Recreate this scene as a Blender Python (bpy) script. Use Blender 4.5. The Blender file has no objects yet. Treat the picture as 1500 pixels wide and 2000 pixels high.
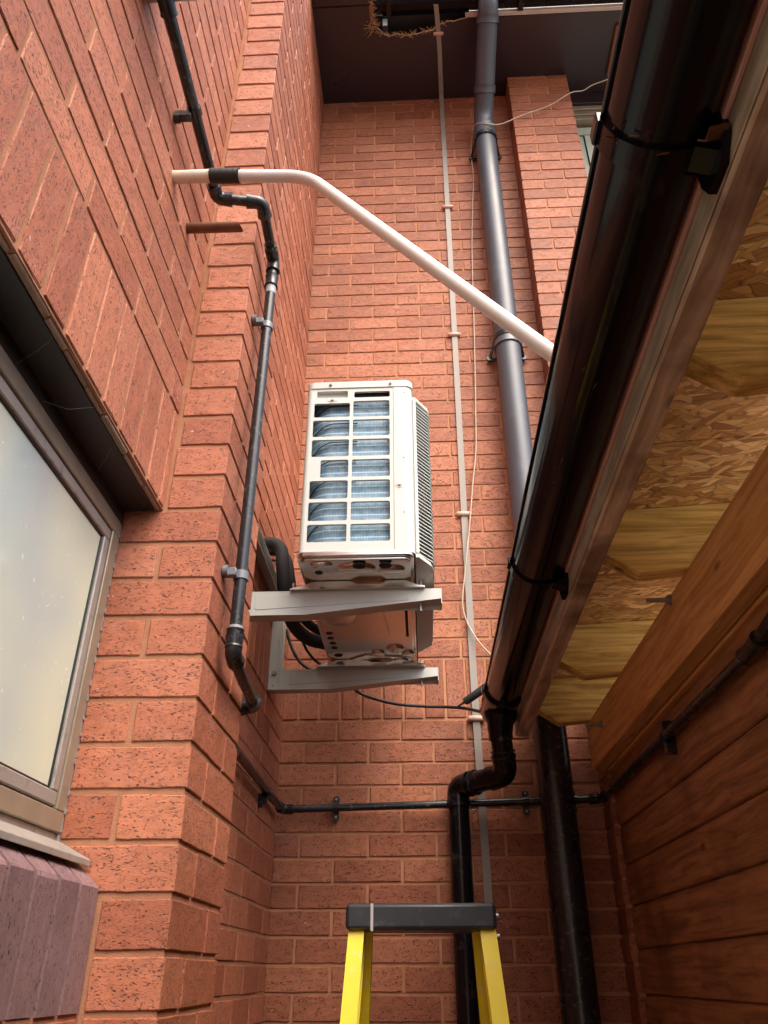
import bpy, math, random
from mathutils import Vector, Matrix
random.seed(7)
R = math.radians
scene = bpy.context.scene
col = scene.collection

# ------------------------------------------------------------ camera
PITCH, YAW, ROLL = 0.536926729, -0.0456614421, -0.000293693
cp, sp, cy, sy = math.cos(PITCH), math.sin(PITCH), math.cos(YAW), math.sin(YAW)
Fw = Vector((sy*cp, cy*cp, sp)); Rt = Vector((cy, -sy, 0)); Up = Rt.cross(Fw)
Rt2 = Rt*math.cos(ROLL) + Up*math.sin(ROLL); Up2 = Up*math.cos(ROLL) - Rt*math.sin(ROLL)
cam_d = bpy.data.cameras.new("camera"); cam = bpy.data.objects.new("camera", cam_d); col.objects.link(cam)
M = Matrix.Identity(4)
for i in range(3):
    M[i][0] = Rt2[i]; M[i][1] = Up2[i]; M[i][2] = -Fw[i]
cam.matrix_world = M
cam_d.sensor_fit = 'VERTICAL'; cam_d.sensor_height = 36.0; cam_d.sensor_width = 27.0
cam_d.lens = 36.0*1520.85/2000.0
cam_d.clip_start = 0.01; cam_d.clip_end = 500
scene.camera = cam

# ------------------------------------------------------------ light
SUN_EL, SUN_AZ = R(56), R(148)      # azimuth measured from +Y clockwise: behind and to the right of the camera
world = bpy.data.worlds.new("World"); scene.world = world; world.use_nodes = True
wn = world.node_tree.nodes; wl = world.node_tree.links
bg = wn["Background"]; sky = wn.new("ShaderNodeTexSky")
sky.sky_type = 'NISHITA'; sky.sun_disc = False; sky.sun_elevation = SUN_EL; sky.sun_rotation = SUN_AZ
sky.air_density = 1.0; sky.dust_density = 6.0; sky.ozone_density = 1.0
wl.new(sky.outputs[0], bg.inputs[0]); bg.inputs[1].default_value = 0.15
sun_d = bpy.data.lights.new("sun", 'SUN'); sun = bpy.data.objects.new("sun", sun_d); col.objects.link(sun)
sun_d.energy = 0.85; sun_d.angle = R(60); sun_d.color = (1.0, 0.93, 0.82)
sd = Vector((math.sin(SUN_AZ)*math.cos(SUN_EL), math.cos(SUN_AZ)*math.cos(SUN_EL), math.sin(SUN_EL)))
sun.rotation_euler = sd.to_track_quat('Z', 'Y').to_euler(); sun.location = (0, 0, 12)
scene.view_settings.view_transform = 'Standard'; scene.view_settings.look = 'None'
scene.view_settings.exposure = 1.46; scene.view_settings.gamma = 1.0

# ------------------------------------------------------------ materials
def new_mat(name):
    m = bpy.data.materials.new(name); m.use_nodes = True
    return m, m.node_tree.nodes, m.node_tree.links, m.node_tree.nodes["Principled BSDF"]

def plain(name, c, rough=0.5, metal=0.0, var=0.12, vscale=9.0, bump=0.02, bscale=140.0, spec=0.5, coat=0.0, dirt=None, dirt_amt=0.5, dirt_scale=14.0, stretch=(1, 1, 1)):
    """painted / plastic / metal surface with gentle colour drift, fine relief, and optional dirt marks"""
    m, n, l, b = new_mat(name)
    tc = n.new("ShaderNodeTexCoord"); mp = n.new("ShaderNodeMapping"); mp.inputs['Scale'].default_value = stretch
    l.new(tc.outputs['Object'], mp.inputs[0])
    no = n.new("ShaderNodeTexNoise"); no.inputs['Scale'].default_value = vscale; no.inputs['Detail'].default_value = 6
    l.new(mp.outputs[0], no.inputs['Vector'])
    mix = n.new("ShaderNodeMix"); mix.data_type = 'RGBA'
    mix.inputs[6].default_value = tuple(x*(1-var) for x in c)+(1,); mix.inputs[7].default_value = tuple(min(1, x*(1+var)) for x in c)+(1,)
    l.new(no.outputs['Fac'], mix.inputs[0]); out = mix.outputs[2]
    if dirt:
        n2 = n.new("ShaderNodeTexNoise"); n2.inputs['Scale'].default_value = dirt_scale; n2.inputs['Detail'].default_value = 9; n2.inputs['Roughness'].default_value = .7
        l.new(mp.outputs[0], n2.inputs['Vector'])
        rp = n.new("ShaderNodeMapRange"); rp.inputs[1].default_value = .56; rp.inputs[2].default_value = .72; rp.inputs[4].default_value = dirt_amt
        l.new(n2.outputs['Fac'], rp.inputs[0])
        m2 = n.new("ShaderNodeMix"); m2.data_type = 'RGBA'; l.new(rp.outputs[0], m2.inputs[0]); l.new(out, m2.inputs[6]); m2.inputs[7].default_value = dirt+(1,)
        out = m2.outputs[2]
    l.new(out, b.inputs['Base Color'])
    b.inputs['Metallic'].default_value = metal
    b.inputs['Specular IOR Level'].default_value = spec; b.inputs['Coat Weight'].default_value = coat; b.inputs['Coat Roughness'].default_value = .12
    rr = n.new("ShaderNodeMapRange"); rr.inputs[3].default_value = max(.02, rough-.08); rr.inputs[4].default_value = min(1, rough+.12)
    l.new(no.outputs['Fac'], rr.inputs[0]); l.new(rr.outputs[0], b.inputs['Roughness'])
    if bump:
        nb = n.new("ShaderNodeTexNoise"); nb.inputs['Scale'].default_value = bscale; nb.inputs['Detail'].default_value = 4; l.new(mp.outputs[0], nb.inputs['Vector'])
        bp = n.new("ShaderNodeBump"); bp.inputs['Strength'].default_value = bump*10; bp.inputs['Distance'].default_value = .001
        l.new(nb.outputs['Fac'], bp.inputs['Height']); l.new(bp.outputs[0], b.inputs['Normal'])
    return m

def brick_mat(name, c_lo, c_hi, pit=(0.055, 0.022, 0.02), pit_thr=0.60, bloom=(0.42, 0.18, 0.13), ps=(165, 330)):
    """wire-cut facing brick: per-brick tint, drag marks and dark pits stretched along the brick"""
    m, n, l, b = new_mat(name)
    uv = n.new("ShaderNodeUVMap"); uv.uv_map = "metric"
    at = n.new("ShaderNodeAttribute"); at.attribute_name = "tint"
    # shift the pattern from brick to brick
    comb = n.new("ShaderNodeCombineXYZ"); mul = n.new("ShaderNodeMath"); mul.operation = 'MULTIPLY'; mul.inputs[1].default_value = 37.0
    l.new(at.outputs['Fac'], mul.inputs[0]); l.new(mul.outputs[0], comb.inputs[2])
    add = n.new("ShaderNodeVectorMath"); add.operation = 'ADD'; l.new(uv.outputs[0], add.inputs[0]); l.new(comb.outputs[0], add.inputs[1])
    def noise(sx, sy_, det, rough=.5, dist=0):
        mp = n.new("ShaderNodeMapping"); mp.inputs['Scale'].default_value = (sx, sy_, 1); l.new(add.outputs[0], mp.inputs[0])
        t = n.new("ShaderNodeTexNoise"); t.inputs['Scale'].default_value = 1; t.inputs['Detail'].default_value = det; t.inputs['Roughness'].default_value = rough
        t.inputs['Distortion'].default_value = dist
        l.new(mp.outputs[0], t.inputs['Vector']); return t
    base = n.new("ShaderNodeValToRGB"); e = base.color_ramp.elements
    e[0].color = c_lo+(1,); e[1].color = c_hi+(1,)
    mid = base.color_ramp.elements.new(.62); mid.color = tuple((a+bb)/2*1.02 for a, bb in zip(c_lo, c_hi))+(1,)
    l.new(at.outputs['Fac'], base.inputs[0])
    # mottling
    mo = noise(38, 60, 6, .65)
    mr = n.new("ShaderNodeMapRange"); mr.inputs[1].default_value = .3; mr.inputs[2].default_value = .7; mr.inputs[3].default_value = .80; mr.inputs[4].default_value = 1.16
    l.new(mo.outputs['Fac'], mr.inputs[0])
    vm = n.new("ShaderNodeVectorMath"); vm.operation = 'SCALE'; l.new(base.outputs[0], vm.inputs[0]); l.new(mr.outputs[0], vm.inputs['Scale'])
    gp_ = n.new("ShaderNodeNewGeometry"); wn_ = n.new("ShaderNodeTexNoise"); wn_.inputs['Scale'].default_value = 1.7; wn_.inputs['Detail'].default_value = 5; l.new(gp_.outputs['Position'], wn_.inputs['Vector'])
    wr = n.new("ShaderNodeMapRange"); wr.inputs[1].default_value = .3; wr.inputs[2].default_value = .7; wr.inputs[3].default_value = .84; wr.inputs[4].default_value = 1.10; l.new(wn_.outputs['Fac'], wr.inputs[0])
    vm0 = vm; vm = n.new("ShaderNodeVectorMath"); vm.operation = 'SCALE'; l.new(vm0.outputs[0], vm.inputs[0]); l.new(wr.outputs[0], vm.inputs['Scale'])
    # pale bloom
    bl = noise(9, 12, 3); br = n.new("ShaderNodeMapRange"); br.inputs[1].default_value = .56; br.inputs[2].default_value = .78; br.inputs[4].default_value = .45
    l.new(bl.outputs['Fac'], br.inputs[0])
    m1 = n.new("ShaderNodeMix"); m1.data_type = 'RGBA'; l.new(br.outputs[0], m1.inputs[0]); l.new(vm.outputs[0], m1.inputs[6]); m1.inputs[7].default_value = bloom+(1,)
    # pits
    p1 = noise(ps[0], ps[1], 3, .62, .6); p2 = noise(42, 85, 2, .5, .8)
    pr = n.new("ShaderNodeMapRange"); pr.inputs[1].default_value = pit_thr; pr.inputs[2].default_value = pit_thr+.035
    l.new(p1.outputs['Fac'], pr.inputs[0])
    pr2 = n.new("ShaderNodeMapRange"); pr2.inputs[1].default_value = .38; pr2.inputs[2].default_value = .55
    l.new(p2.outputs['Fac'], pr2.inputs[0])
    pm = n.new("ShaderNodeMath"); pm.operation = 'MULTIPLY'; l.new(pr.outputs[0], pm.inputs[0]); l.new(pr2.outputs[0], pm.inputs[1])
    big = noise(70, 190, 2, .5, 1.2); bgr = n.new("ShaderNodeMapRange"); bgr.inputs[1].default_value = .73; bgr.inputs[2].default_value = .76
    l.new(big.outputs['Fac'], bgr.inputs[0])
    mx = n.new("ShaderNodeMath"); mx.operation = 'MAXIMUM'; l.new(pm.outputs[0], mx.inputs[0]); l.new(bgr.outputs[0], mx.inputs[1])
    m2 = n.new("ShaderNodeMix"); m2.data_type = 'RGBA'; l.new(mx.outputs[0], m2.inputs[0]); l.new(m1.outputs[2], m2.inputs[6]); m2.inputs[7].default_value = pit+(1,)
    # small chalky flecks
    fl = noise(60, 75, 2, .5, .5); fr = n.new("ShaderNodeMapRange"); fr.inputs[1].default_value = .745; fr.inputs[2].default_value = .775; fr.inputs[4].default_value = .7
    l.new(fl.outputs['Fac'], fr.inputs[0])
    m3 = n.new("ShaderNodeMix"); m3.data_type = 'RGBA'; l.new(fr.outputs[0], m3.inputs[0]); l.new(m2.outputs[2], m3.inputs[6]); m3.inputs[7].default_value = (.62, .50, .44, 1)
    l.new(m3.outputs[2], b.inputs['Base Color'])
    b.inputs['Roughness'].default_value = .62; b.inputs['Specular IOR Level'].default_value = .5
    # relief
    f1 = noise(260, 420, 4, .6); h = n.new("ShaderNodeMath"); h.operation = 'MULTIPLY_ADD'; h.inputs[1].default_value = -2.6
    l.new(mx.outputs[0], h.inputs[0]); l.new(f1.outputs['Fac'], h.inputs[2])
    h2 = n.new("ShaderNodeMath"); h2.operation = 'MULTIPLY_ADD'; h2.inputs[1].default_value = 1.6
    l.new(mo.outputs['Fac'], h2.inputs[0]); l.new(h.outputs[0], h2.inputs[2])
    bp = n.new("ShaderNodeBump"); bp.inputs['Strength'].default_value = .8; bp.inputs['Distance'].default_value = .0009
    l.new(h2.outputs[0], bp.inputs['Height']); l.new(bp.outputs[0], b.inputs['Normal'])
    return m

def wood_mat(name, lo, hi, knot, axis='Y', rough=.6, grain=60., stain=None, stain_amt=.5, offset=0.0, contrast=1.0):
    m, n, l, b = new_mat(name)
    tc = n.new("ShaderNodeTexCoord"); mp = n.new("ShaderNodeMapping")
    s = [grain]*3; s['XYZ'.index(axis)] = grain*.035; mp.inputs['Scale'].default_value = s; mp.inputs['Location'].default_value = (offset, offset*1.7, offset*.6)
    l.new(tc.outputs['Object'], mp.inputs[0])
    # warp
    wp = n.new("ShaderNodeMapping"); ws = [9.0]*3; ws['XYZ'.index(axis)] = 2.4; wp.inputs['Scale'].default_value = ws; l.new(tc.outputs['Object'], wp.inputs[0])
    wnz = n.new("ShaderNodeTexNoise"); wnz.inputs['Scale'].default_value = 1; wnz.inputs['Detail'].default_value = 2; l.new(wp.outputs[0], wnz.inputs['Vector'])
    ad = n.new("ShaderNodeVectorMath"); ad.operation = 'MULTIPLY_ADD'; ad.inputs[1].default_value = (3.4, 3.4, 3.4)
    l.new(wnz.outputs['Color'], ad.inputs[0]); l.new(mp.outputs[0], ad.inputs[2])
    g = n.new("ShaderNodeTexNoise"); g.inputs['Scale'].default_value = 1; g.inputs['Detail'].default_value = 5; g.inputs['Roughness'].default_value = .62; l.new(ad.outputs[0], g.inputs['Vector'])
    cr = n.new("ShaderNodeValToRGB"); e = cr.color_ramp.elements; e[0].position = .5-.2/contrast; e[1].position = .5+.18/contrast; e[0].color = lo+(1,); e[1].color = hi+(1,)
    l.new(g.outputs['Fac'], cr.inputs[0]); out = cr.outputs[0]
    # knots
    km = n.new("ShaderNodeMapping"); ks = [11.0]*3; ks['XYZ'.index(axis)] = 4.2; km.inputs['Scale'].default_value = ks; km.inputs['Location'].default_value = (offset*3+.3, offset, offset*2); l.new(tc.outputs['Object'], km.inputs[0])
    vo = n.new("ShaderNodeTexVoronoi"); vo.inputs['Scale'].default_value = 1; l.new(km.outputs[0], vo.inputs['Vector'])
    kr = n.new("ShaderNodeMapRange"); kr.inputs[1].default_value = .045; kr.inputs[2].default_value = .11; kr.inputs[3].default_value = .75; kr.inputs[4].default_value = 0
    l.new(vo.outputs['Distance'], kr.inputs[0])
    mk = n.new("ShaderNodeMix"); mk.data_type = 'RGBA'; l.new(kr.outputs[0], mk.inputs[0]); l.new(out, mk.inputs[6]); mk.inputs[7].default_value = knot+(1,); out = mk.outputs[2]
    if stain:
        sn = n.new("ShaderNodeTexNoise"); sn.inputs['Scale'].default_value = 5.5; sn.inputs['Detail'].default_value = 7; l.new(tc.outputs['Object'], sn.inputs['Vector'])
        sr = n.new("ShaderNodeMapRange"); sr.inputs[1].default_value = .5; sr.inputs[2].default_value = .68; sr.inputs[4].default_value = stain_amt; l.new(sn.outputs['Fac'], sr.inputs[0])
        ms = n.new("ShaderNodeMix"); ms.data_type = 'RGBA'; l.new(sr.outputs[0], ms.inputs[0]); l.new(out, ms.inputs[6]); ms.inputs[7].default_value = stain+(1,); out = ms.outputs[2]
    l.new(out, b.inputs['Base Color']); b.inputs['Roughness'].default_value = rough; b.inputs['Specular IOR Level'].default_value = .35
    bp = n.new("ShaderNodeBump"); bp.inputs['Strength'].default_value = .5; bp.inputs['Distance'].default_value = .0012
    l.new(g.outputs['Fac'], bp.inputs['Height']); l.new(bp.outputs[0], b.inputs['Normal'])
    return m

def osb_mat():
    m, n, l, b = new_mat("osb_board")
    tc = n.new("ShaderNodeTexCoord")
    nz = n.new("ShaderNodeTexNoise"); nz.inputs['Scale'].default_value = 16; nz.inputs['Detail'].default_value = 3; l.new(tc.outputs['Object'], nz.inputs['Vector'])
    wv = n.new("ShaderNodeVectorMath"); wv.operation = 'MULTIPLY_ADD'; wv.inputs[1].default_value = (.018, .018, 0); l.new(nz.outputs['Color'], wv.inputs[0]); l.new(tc.outputs['Object'], wv.inputs[2])
    out = None; hgt = None
    for i, (ang, sx, sy_, ox) in enumerate([(3, 10, 58, 0), (-9, 12, 66, 3.1), (14, 12, 62, 7.7), (-27, 16, 80, 5.2), (48, 21, 95, 9.4)]):
        r_ = n.new("ShaderNodeMapping"); r_.inputs['Rotation'].default_value = (0, 0, R(ang)); r_.inputs['Location'].default_value = (ox*.13, ox*.07, 0); l.new(wv.outputs[0], r_.inputs[0])
        s_ = n.new("ShaderNodeMapping"); s_.inputs['Scale'].default_value = (sx, sy_, 1); l.new(r_.outputs[0], s_.inputs[0])
        vo = n.new("ShaderNodeTexVoronoi"); vo.voronoi_dimensions = '2D'; vo.inputs['Scale'].default_value = 1; l.new(s_.outputs[0], vo.inputs['Vector'])
        sc = n.new("ShaderNodeSeparateColor"); l.new(vo.outputs['Color'], sc.inputs[0])
        cr = n.new("ShaderNodeValToRGB"); e = cr.color_ramp.elements; e[0].color = (.34, .155, .042, 1); e[1].color = (.90, .62, .27, 1)
        x = e.new(.35); x.color = (.52, .27, .08, 1); x = e.new(.75); x.color = (.72, .44, .16, 1)
        l.new(sc.outputs[0], cr.inputs[0])
        # fibre streaks within the strand
        f_ = n.new("ShaderNodeMapping"); f_.inputs['Scale'].default_value = (sx*2, sy_*7, 1); l.new(r_.outputs[0], f_.inputs[0])
        fn = n.new("ShaderNodeTexNoise"); fn.inputs['Scale'].default_value = 1; fn.inputs['Detail'].default_value = 2; l.new(f_.outputs[0], fn.inputs['Vector'])
        fr = n.new("ShaderNodeMapRange"); fr.inputs[3].default_value = .6; fr.inputs[4].default_value = 1.4; l.new(fn.outputs['Fac'], fr.inputs[0])
        # dark rim
        ve = n.new("ShaderNodeTexVoronoi"); ve.voronoi_dimensions = '2D'; ve.feature = 'DISTANCE_TO_EDGE'; ve.inputs['Scale'].default_value = 1; l.new(s_.outputs[0], ve.inputs['Vector'])
        er = n.new("ShaderNodeMapRange"); er.inputs[1].default_value = .0; er.inputs[2].default_value = .09; er.inputs[3].default_value = .42; er.inputs[4].default_value = 1; l.new(ve.outputs['Distance'], er.inputs[0])
        mm = n.new("ShaderNodeMath"); mm.operation = 'MULTIPLY'; l.new(fr.outputs[0], mm.inputs[0]); l.new(er.outputs[0], mm.inputs[1])
        cs = n.new("ShaderNodeVectorMath"); cs.operation = 'SCALE'; l.new(cr.outputs[0], cs.inputs[0]); l.new(mm.outputs[0], cs.inputs['Scale'])
        if out is None: out = cs.outputs[0]; hgt = sc.outputs[1]
        else:
            th = n.new("ShaderNodeMath"); th.operation = 'GREATER_THAN'; th.inputs[1].default_value = (.45, .55, .62, .72, .82)[i]; l.new(sc.outputs[1], th.inputs[0])
            mx = n.new("ShaderNodeMix"); mx.data_type = 'RGBA'; l.new(th.outputs[0], mx.inputs[0]); l.new(out, mx.inputs[6]); l.new(cs.outputs[0], mx.inputs[7]); out = mx.outputs[2]
            mh = n.new("ShaderNodeMix"); l.new(th.outputs[0], mh.inputs[0]); l.new(hgt, mh.inputs[2]); l.new(sc.outputs[1], mh.inputs[3]); hgt = mh.outputs[0]
    l.new(out, b.inputs['Base Color']); b.inputs['Roughness'].default_value = .55
    bp = n.new("ShaderNodeBump"); bp.inputs['Strength'].default_value = .5; bp.inputs['Distance'].default_value = .001; l.new(hgt, bp.inputs['Height']); l.new(bp.outputs[0], b.inputs['Normal'])
    return m

def coil_mat():
    m, n, l, b = new_mat("coil_fins")
    uv = n.new("ShaderNodeUVMap"); uv.uv_map = "metric"
    sp_ = n.new("ShaderNodeSeparateXYZ"); l.new(uv.outputs[0], sp_.inputs[0])
    def band(src, freq, sharp, dist=0):
        a = n.new("ShaderNodeMath"); a.operation = 'MULTIPLY'; a.inputs[1].default_value = freq; l.new(src, a.inputs[0])
        f = n.new("ShaderNodeMath"); f.operation = 'FRACT'; l.new(a.outputs[0], f.inputs[0])
        r_ = n.new("ShaderNodeMapRange"); r_.inputs[1].default_value = 1-sharp; r_.inputs[2].default_value = 1-sharp*.5; l.new(f.outputs[0], r_.inputs[0]); return r_.outputs[0]
    fins = band(sp_.outputs[0], 260, .5); rows = band(sp_.outputs[1], 46, .20)
    ns = n.new("ShaderNodeTexNoise"); ns.inputs['Scale'].default_value = 60; ns.inputs['Detail'].default_value = 6; l.new(uv.outputs[0], ns.inputs['Vector'])
    cr = n.new("ShaderNodeValToRGB"); e = cr.color_ramp.elements; e[0].position = .3; e[1].position = .72; e[0].color = (.05, .17, .27, 1); e[1].color = (.33, .36, .37, 1)
    l.new(ns.outputs['Fac'], cr.inputs[0])
    m1 = n.new("ShaderNodeMix"); m1.data_type = 'RGBA'; l.new(rows, m1.inputs[0]); l.new(cr.outputs[0], m1.inputs[6]); m1.inputs[7].default_value = (.50, .74, .86, 1)
    m2 = n.new("ShaderNodeMix"); m2.data_type = 'RGBA'; l.new(fins, m2.inputs[0]); l.new(m1.outputs[2], m2.inputs[6]); m2.inputs[7].default_value = (.10, .20, .30, 1)
    l.new(m2.outputs[2], b.inputs['Base Color']); b.inputs['Metallic'].default_value = .25; b.inputs['Roughness'].default_value = .45
    bp = n.new("ShaderNodeBump"); bp.inputs['Strength'].default_value = .6; bp.inputs['Distance'].default_value = .0008; l.new(fins, bp.inputs['Height']); l.new(bp.outputs[0], b.inputs['Normal'])
    return m

MT = {}
MT['brick'] = brick_mat("orange_brick", (.335, .098, .048), (.490, .172, .090), pit=(.095, .033, .025), pit_thr=.574)
MT['brick_rear'] = brick_mat("orange_brick_rear", (.310, .096, .044), (.450, .160, .078), pit=(.080, .027, .018), pit_thr=.555, ps=(165, 270))
MT['mortar_rear'] = plain("pale_mortar", (.46, .220, .122), .95, var=.25, vscale=30, bump=.10, bscale=420, spec=.2, dirt=(.30, .15, .09), dirt_amt=.6, dirt_scale=18)
MT['purple'] = brick_mat("purple_brick", (.20, .118, .125), (.33, .20, .20), pit=(.03, .018, .02), pit_thr=.60, bloom=(.30, .20, .21))
MT['mortar'] = plain("mortar", (.370, .172, .098), .95, var=.28, vscale=30, bump=.10, bscale=420, spec=.2, dirt=(.20, .10, .06), dirt_amt=.7, dirt_scale=22)
MT['mortar_grey'] = plain("grey_mortar", (.30, .20, .14), .95, var=.3, vscale=40, bump=.12, bscale=420, spec=.2)
MT['black'] = plain("black_gutter_plastic", (.005, .0045, .007), .13, spec=.32, var=.3, bump=.010, bscale=45, dirt=(.07, .06, .05), dirt_amt=.45, dirt_scale=20, stretch=(1, .35, 1))
MT['blackpipe'] = plain("black_pipe_plastic", (.014, .015, .018), .24, var=.3, bump=.008, bscale=90, dirt=(.22, .22, .22), dirt_amt=.6, dirt_scale=60)
MT['greypipe'] = plain("grey_pipe_plastic", (.068, .075, .092), .36, var=.12, vscale=5, bump=.004, dirt=(.16, .15, .14), dirt_amt=.35, dirt_scale=9)
MT['whitepipe'] = plain("white_pipe_plastic", (.68, .67, .64), .33, var=.03, bump=.003, dirt=(.55, .45, .34), dirt_amt=.35, dirt_scale=12)
MT['oldwhite'] = plain("flaking_white_paint", (.70, .62, .50), .6, var=.1, bump=.03, dirt=(.16, .07, .04), dirt_amt=.95, dirt_scale=120)
MT['tape'] = plain("black_tape", (.012, .012, .014), .55, var=.3, bump=.05, bscale=120)
MT['copper'] = plain("brown_tarnished_pipe", (.16, .065, .032), .42, metal=.3, var=.35, vscale=30, bump=.02, dirt=(.20, .12, .05), dirt_amt=.6, dirt_scale=40)
MT['offwhite'] = plain("offwhite_paint", (.50, .515, .485), .42, var=.02, vscale=3, bump=.004, bscale=500)
MT['offwhite_d'] = plain("offwhite_grille", (.51, .53, .50), .45, var=.02, vscale=3, bump=.004)
MT['galv'] = plain("bright_pan_metal", (.62, .60, .56), .20, metal=1.0, var=.12, vscale=7, bump=.01, bscale=40)
MT['dark_in'] = plain("dark_interior", (.012, .012, .014), .8, var=.2, bump=0)
MT['coil'] = coil_mat()
MT['soffit'] = plain("dark_soffit_board", (.030, .018, .022), .30, var=.22, vscale=2.2, bump=.01, bscale=60, dirt=(.07, .055, .055), dirt_amt=.4, dirt_scale=6)
MT['torn'] = plain("torn_board_fibre", (.36, .21, .10), .9, var=.5, vscale=60, bump=.2, bscale=260)
MT['fascia_pale'] = plain("weathered_pale_trim", (.50, .44, .38), .6, var=.3, vscale=14, bump=.02, dirt=(.10, .08, .07), dirt_amt=.6)
MT['glass'] = plain("frosted_glass", (.70, .73, .66), .25, var=.10, vscale=3.0, bump=.008, bscale=240, dirt=(.74, .74, .68), dirt_amt=.3, dirt_scale=30)
def glass_mat():
    m, n, l, b = new_mat("frosted_glass")
    tc = n.new("ShaderNodeTexCoord"); no = n.new("ShaderNodeTexNoise"); no.inputs['Scale'].default_value = 2.2; no.inputs['Detail'].default_value = 2; l.new(tc.outputs['Object'], no.inputs['Vector'])
    cr = n.new("ShaderNodeValToRGB"); e = cr.color_ramp.elements; e[0].position = .32; e[1].position = .58; e[0].color = (.46, .54, .52, 1); e[1].color = (.74, .77, .54, 1)  # cool sky reflection and warm glow painted in as broad colour noise
    l.new(no.outputs['Fac'], cr.inputs[0])
    f = n.new("ShaderNodeTexNoise"); f.inputs['Scale'].default_value = 420; f.inputs['Detail'].default_value = 3; l.new(tc.outputs['Object'], f.inputs['Vector'])
    sp_ = n.new("ShaderNodeTexNoise"); sp_.inputs['Scale'].default_value = 90; sp_.inputs['Detail'].default_value = 5; l.new(tc.outputs['Object'], sp_.inputs['Vector'])
    sr = n.new("ShaderNodeMapRange"); sr.inputs[1].default_value = .68; sr.inputs[2].default_value = .72; sr.inputs[4].default_value = .6; l.new(sp_.outputs['Fac'], sr.inputs[0])
    mx = n.new("ShaderNodeMix"); mx.data_type = 'RGBA'; l.new(sr.outputs[0], mx.inputs[0]); l.new(cr.outputs[0], mx.inputs[6]); mx.inputs[7].default_value = (.88, .88, .84, 1)
    l.new(mx.outputs[2], b.inputs['Base Color']); b.inputs['Roughness'].default_value = .42; b.inputs['Coat Weight'].default_value = .6; b.inputs['Coat Roughness'].default_value = .10
    bp = n.new("ShaderNodeBump"); bp.inputs['Strength'].default_value = .25; bp.inputs['Distance'].default_value = .0006; l.new(f.outputs['Fac'], bp.inputs['Height']); l.new(bp.outputs[0], b.inputs['Normal'])
    return m
MT['glass'] = glass_mat()
MT['alu'] = plain("weathered_bronze_frame", (.34, .29, .215), .36, metal=.4, var=.25, vscale=20, bump=.012, dirt=(.32, .31, .30), dirt_amt=.5, dirt_scale=38)
MT['alu_pale'] = plain("grey_oxidised_frame", (.36, .335, .30), .45, metal=.3, var=.2, vscale=25, bump=.02, dirt=(.10, .09, .085), dirt_amt=.7, dirt_scale=34)
MT['sealant'] = plain("grey_sealant", (.30, .29, .28), .7, var=.2, bump=.06, bscale=120)
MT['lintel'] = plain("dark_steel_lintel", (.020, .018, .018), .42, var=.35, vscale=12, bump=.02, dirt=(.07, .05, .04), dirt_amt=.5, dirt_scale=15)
MT['fascia'] = wood_mat("stained_fascia_timber", (.30, .20, .12), (.74, .58, .42), (.05, .02, .01), 'Y', .62, 45, stain=(.075, .035, .02), stain_amt=.8)
MT['skylit_face'] = wood_mat("weathered_skylit_timber", (.22, .165, .115), (.60, .53, .42), (.07, .04, .025), 'Y', .65, 38, offset=6.0, stain=(.16, .10, .06), stain_amt=.6)  # weathered timber; the cream tone also carries sky light on the outer face
MT['beam'] = wood_mat("orange_beam_timber", (.50, .230, .075), (.78, .44, .165), (.16, .06, .02), 'Y', .55, 70, offset=2.0, contrast=1.2)
MT['rafter'] = wood_mat("yellow_treated_timber", (.52, .335, .080), (.92, .70, .24), (.12, .05, .015), 'X', .6, 85, offset=1.2, stain=(.26, .13, .03), stain_amt=.6, contrast=1.5)
MT['clad'] = wood_mat("orange_cladding_timber", (.185, .080, .034), (.42, .205, .090), (.055, .02, .008), 'Y', .45, 70, offset=4.0, stain=(.10, .04, .015), stain_amt=.6, contrast=1.4)
MT['osb'] = osb_mat()
MT['steel'] = plain("zinc_bolt_steel", (.34, .33, .31), .38, metal=.8, var=.2, bump=.01)
MT['foam'] = plain("black_foam_insulation", (.018, .018, .02), .75, var=.25, bump=.03, bscale=300)
MT['cable'] = plain("black_cable", (.010, .010, .011), .35, var=.2, bump=0)
MT['cream'] = plain("cream_cable", (.50, .40, .30), .45, var=.12, bump=0)
MT['strap'] = plain("grey_earthing_tape", (.28, .245, .21), .45, var=.12, vscale=12, bump=.01, dirt=(.23, .20, .17), dirt_amt=.5)
MT['clip'] = plain("pink_plastic_clip", (.62, .37, .29), .45, var=.1, bump=0)
MT['yellow'] = plain("yellow_fibreglass", (.90, .72, .012), .38, var=.08, vscale=20, bump=.015, bscale=200, dirt=(.75, .72, .50), dirt_amt=.45, dirt_scale=45)
MT['cap'] = plain("black_ladder_cap", (.026, .028, .034), .36, var=.25, vscale=14, bump=.02, dirt=(.13, .135, .14), dirt_amt=.45, dirt_scale=18)
MT['label'] = plain("silver_strip", (.55, .53, .52), .35, metal=.3, var=.1, bump=0)
MT['greyplastic'] = plain("pale_grey_plastic", (.50, .44, .42), .4, var=.08, bump=.003)
MT['blind'] = plain("pale_blind_fabric", (.42, .47, .38), .7, var=.06, vscale=5, bump=.01)
MT['felt'] = plain("roof_felt", (.06, .06, .06), .9, var=.3, bump=.08)
MT['paving'] = plain("concrete_paving", (.24, .225, .205), .9, var=.3, vscale=3, bump=.08, bscale=80, dirt=(.12, .11, .10), dirt_amt=.5)
MT['web'] = plain("cobweb", (.50, .46, .42), .8, var=.2, bump=0)
MT['clipgrey'] = plain("grey_pipe_clip", (.15, .16, .18), .3, var=.15, bump=0)
MT['brass'] = plain("dried_solvent", (.30, .31, .33), .5, var=.3, bump=.02)

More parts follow.
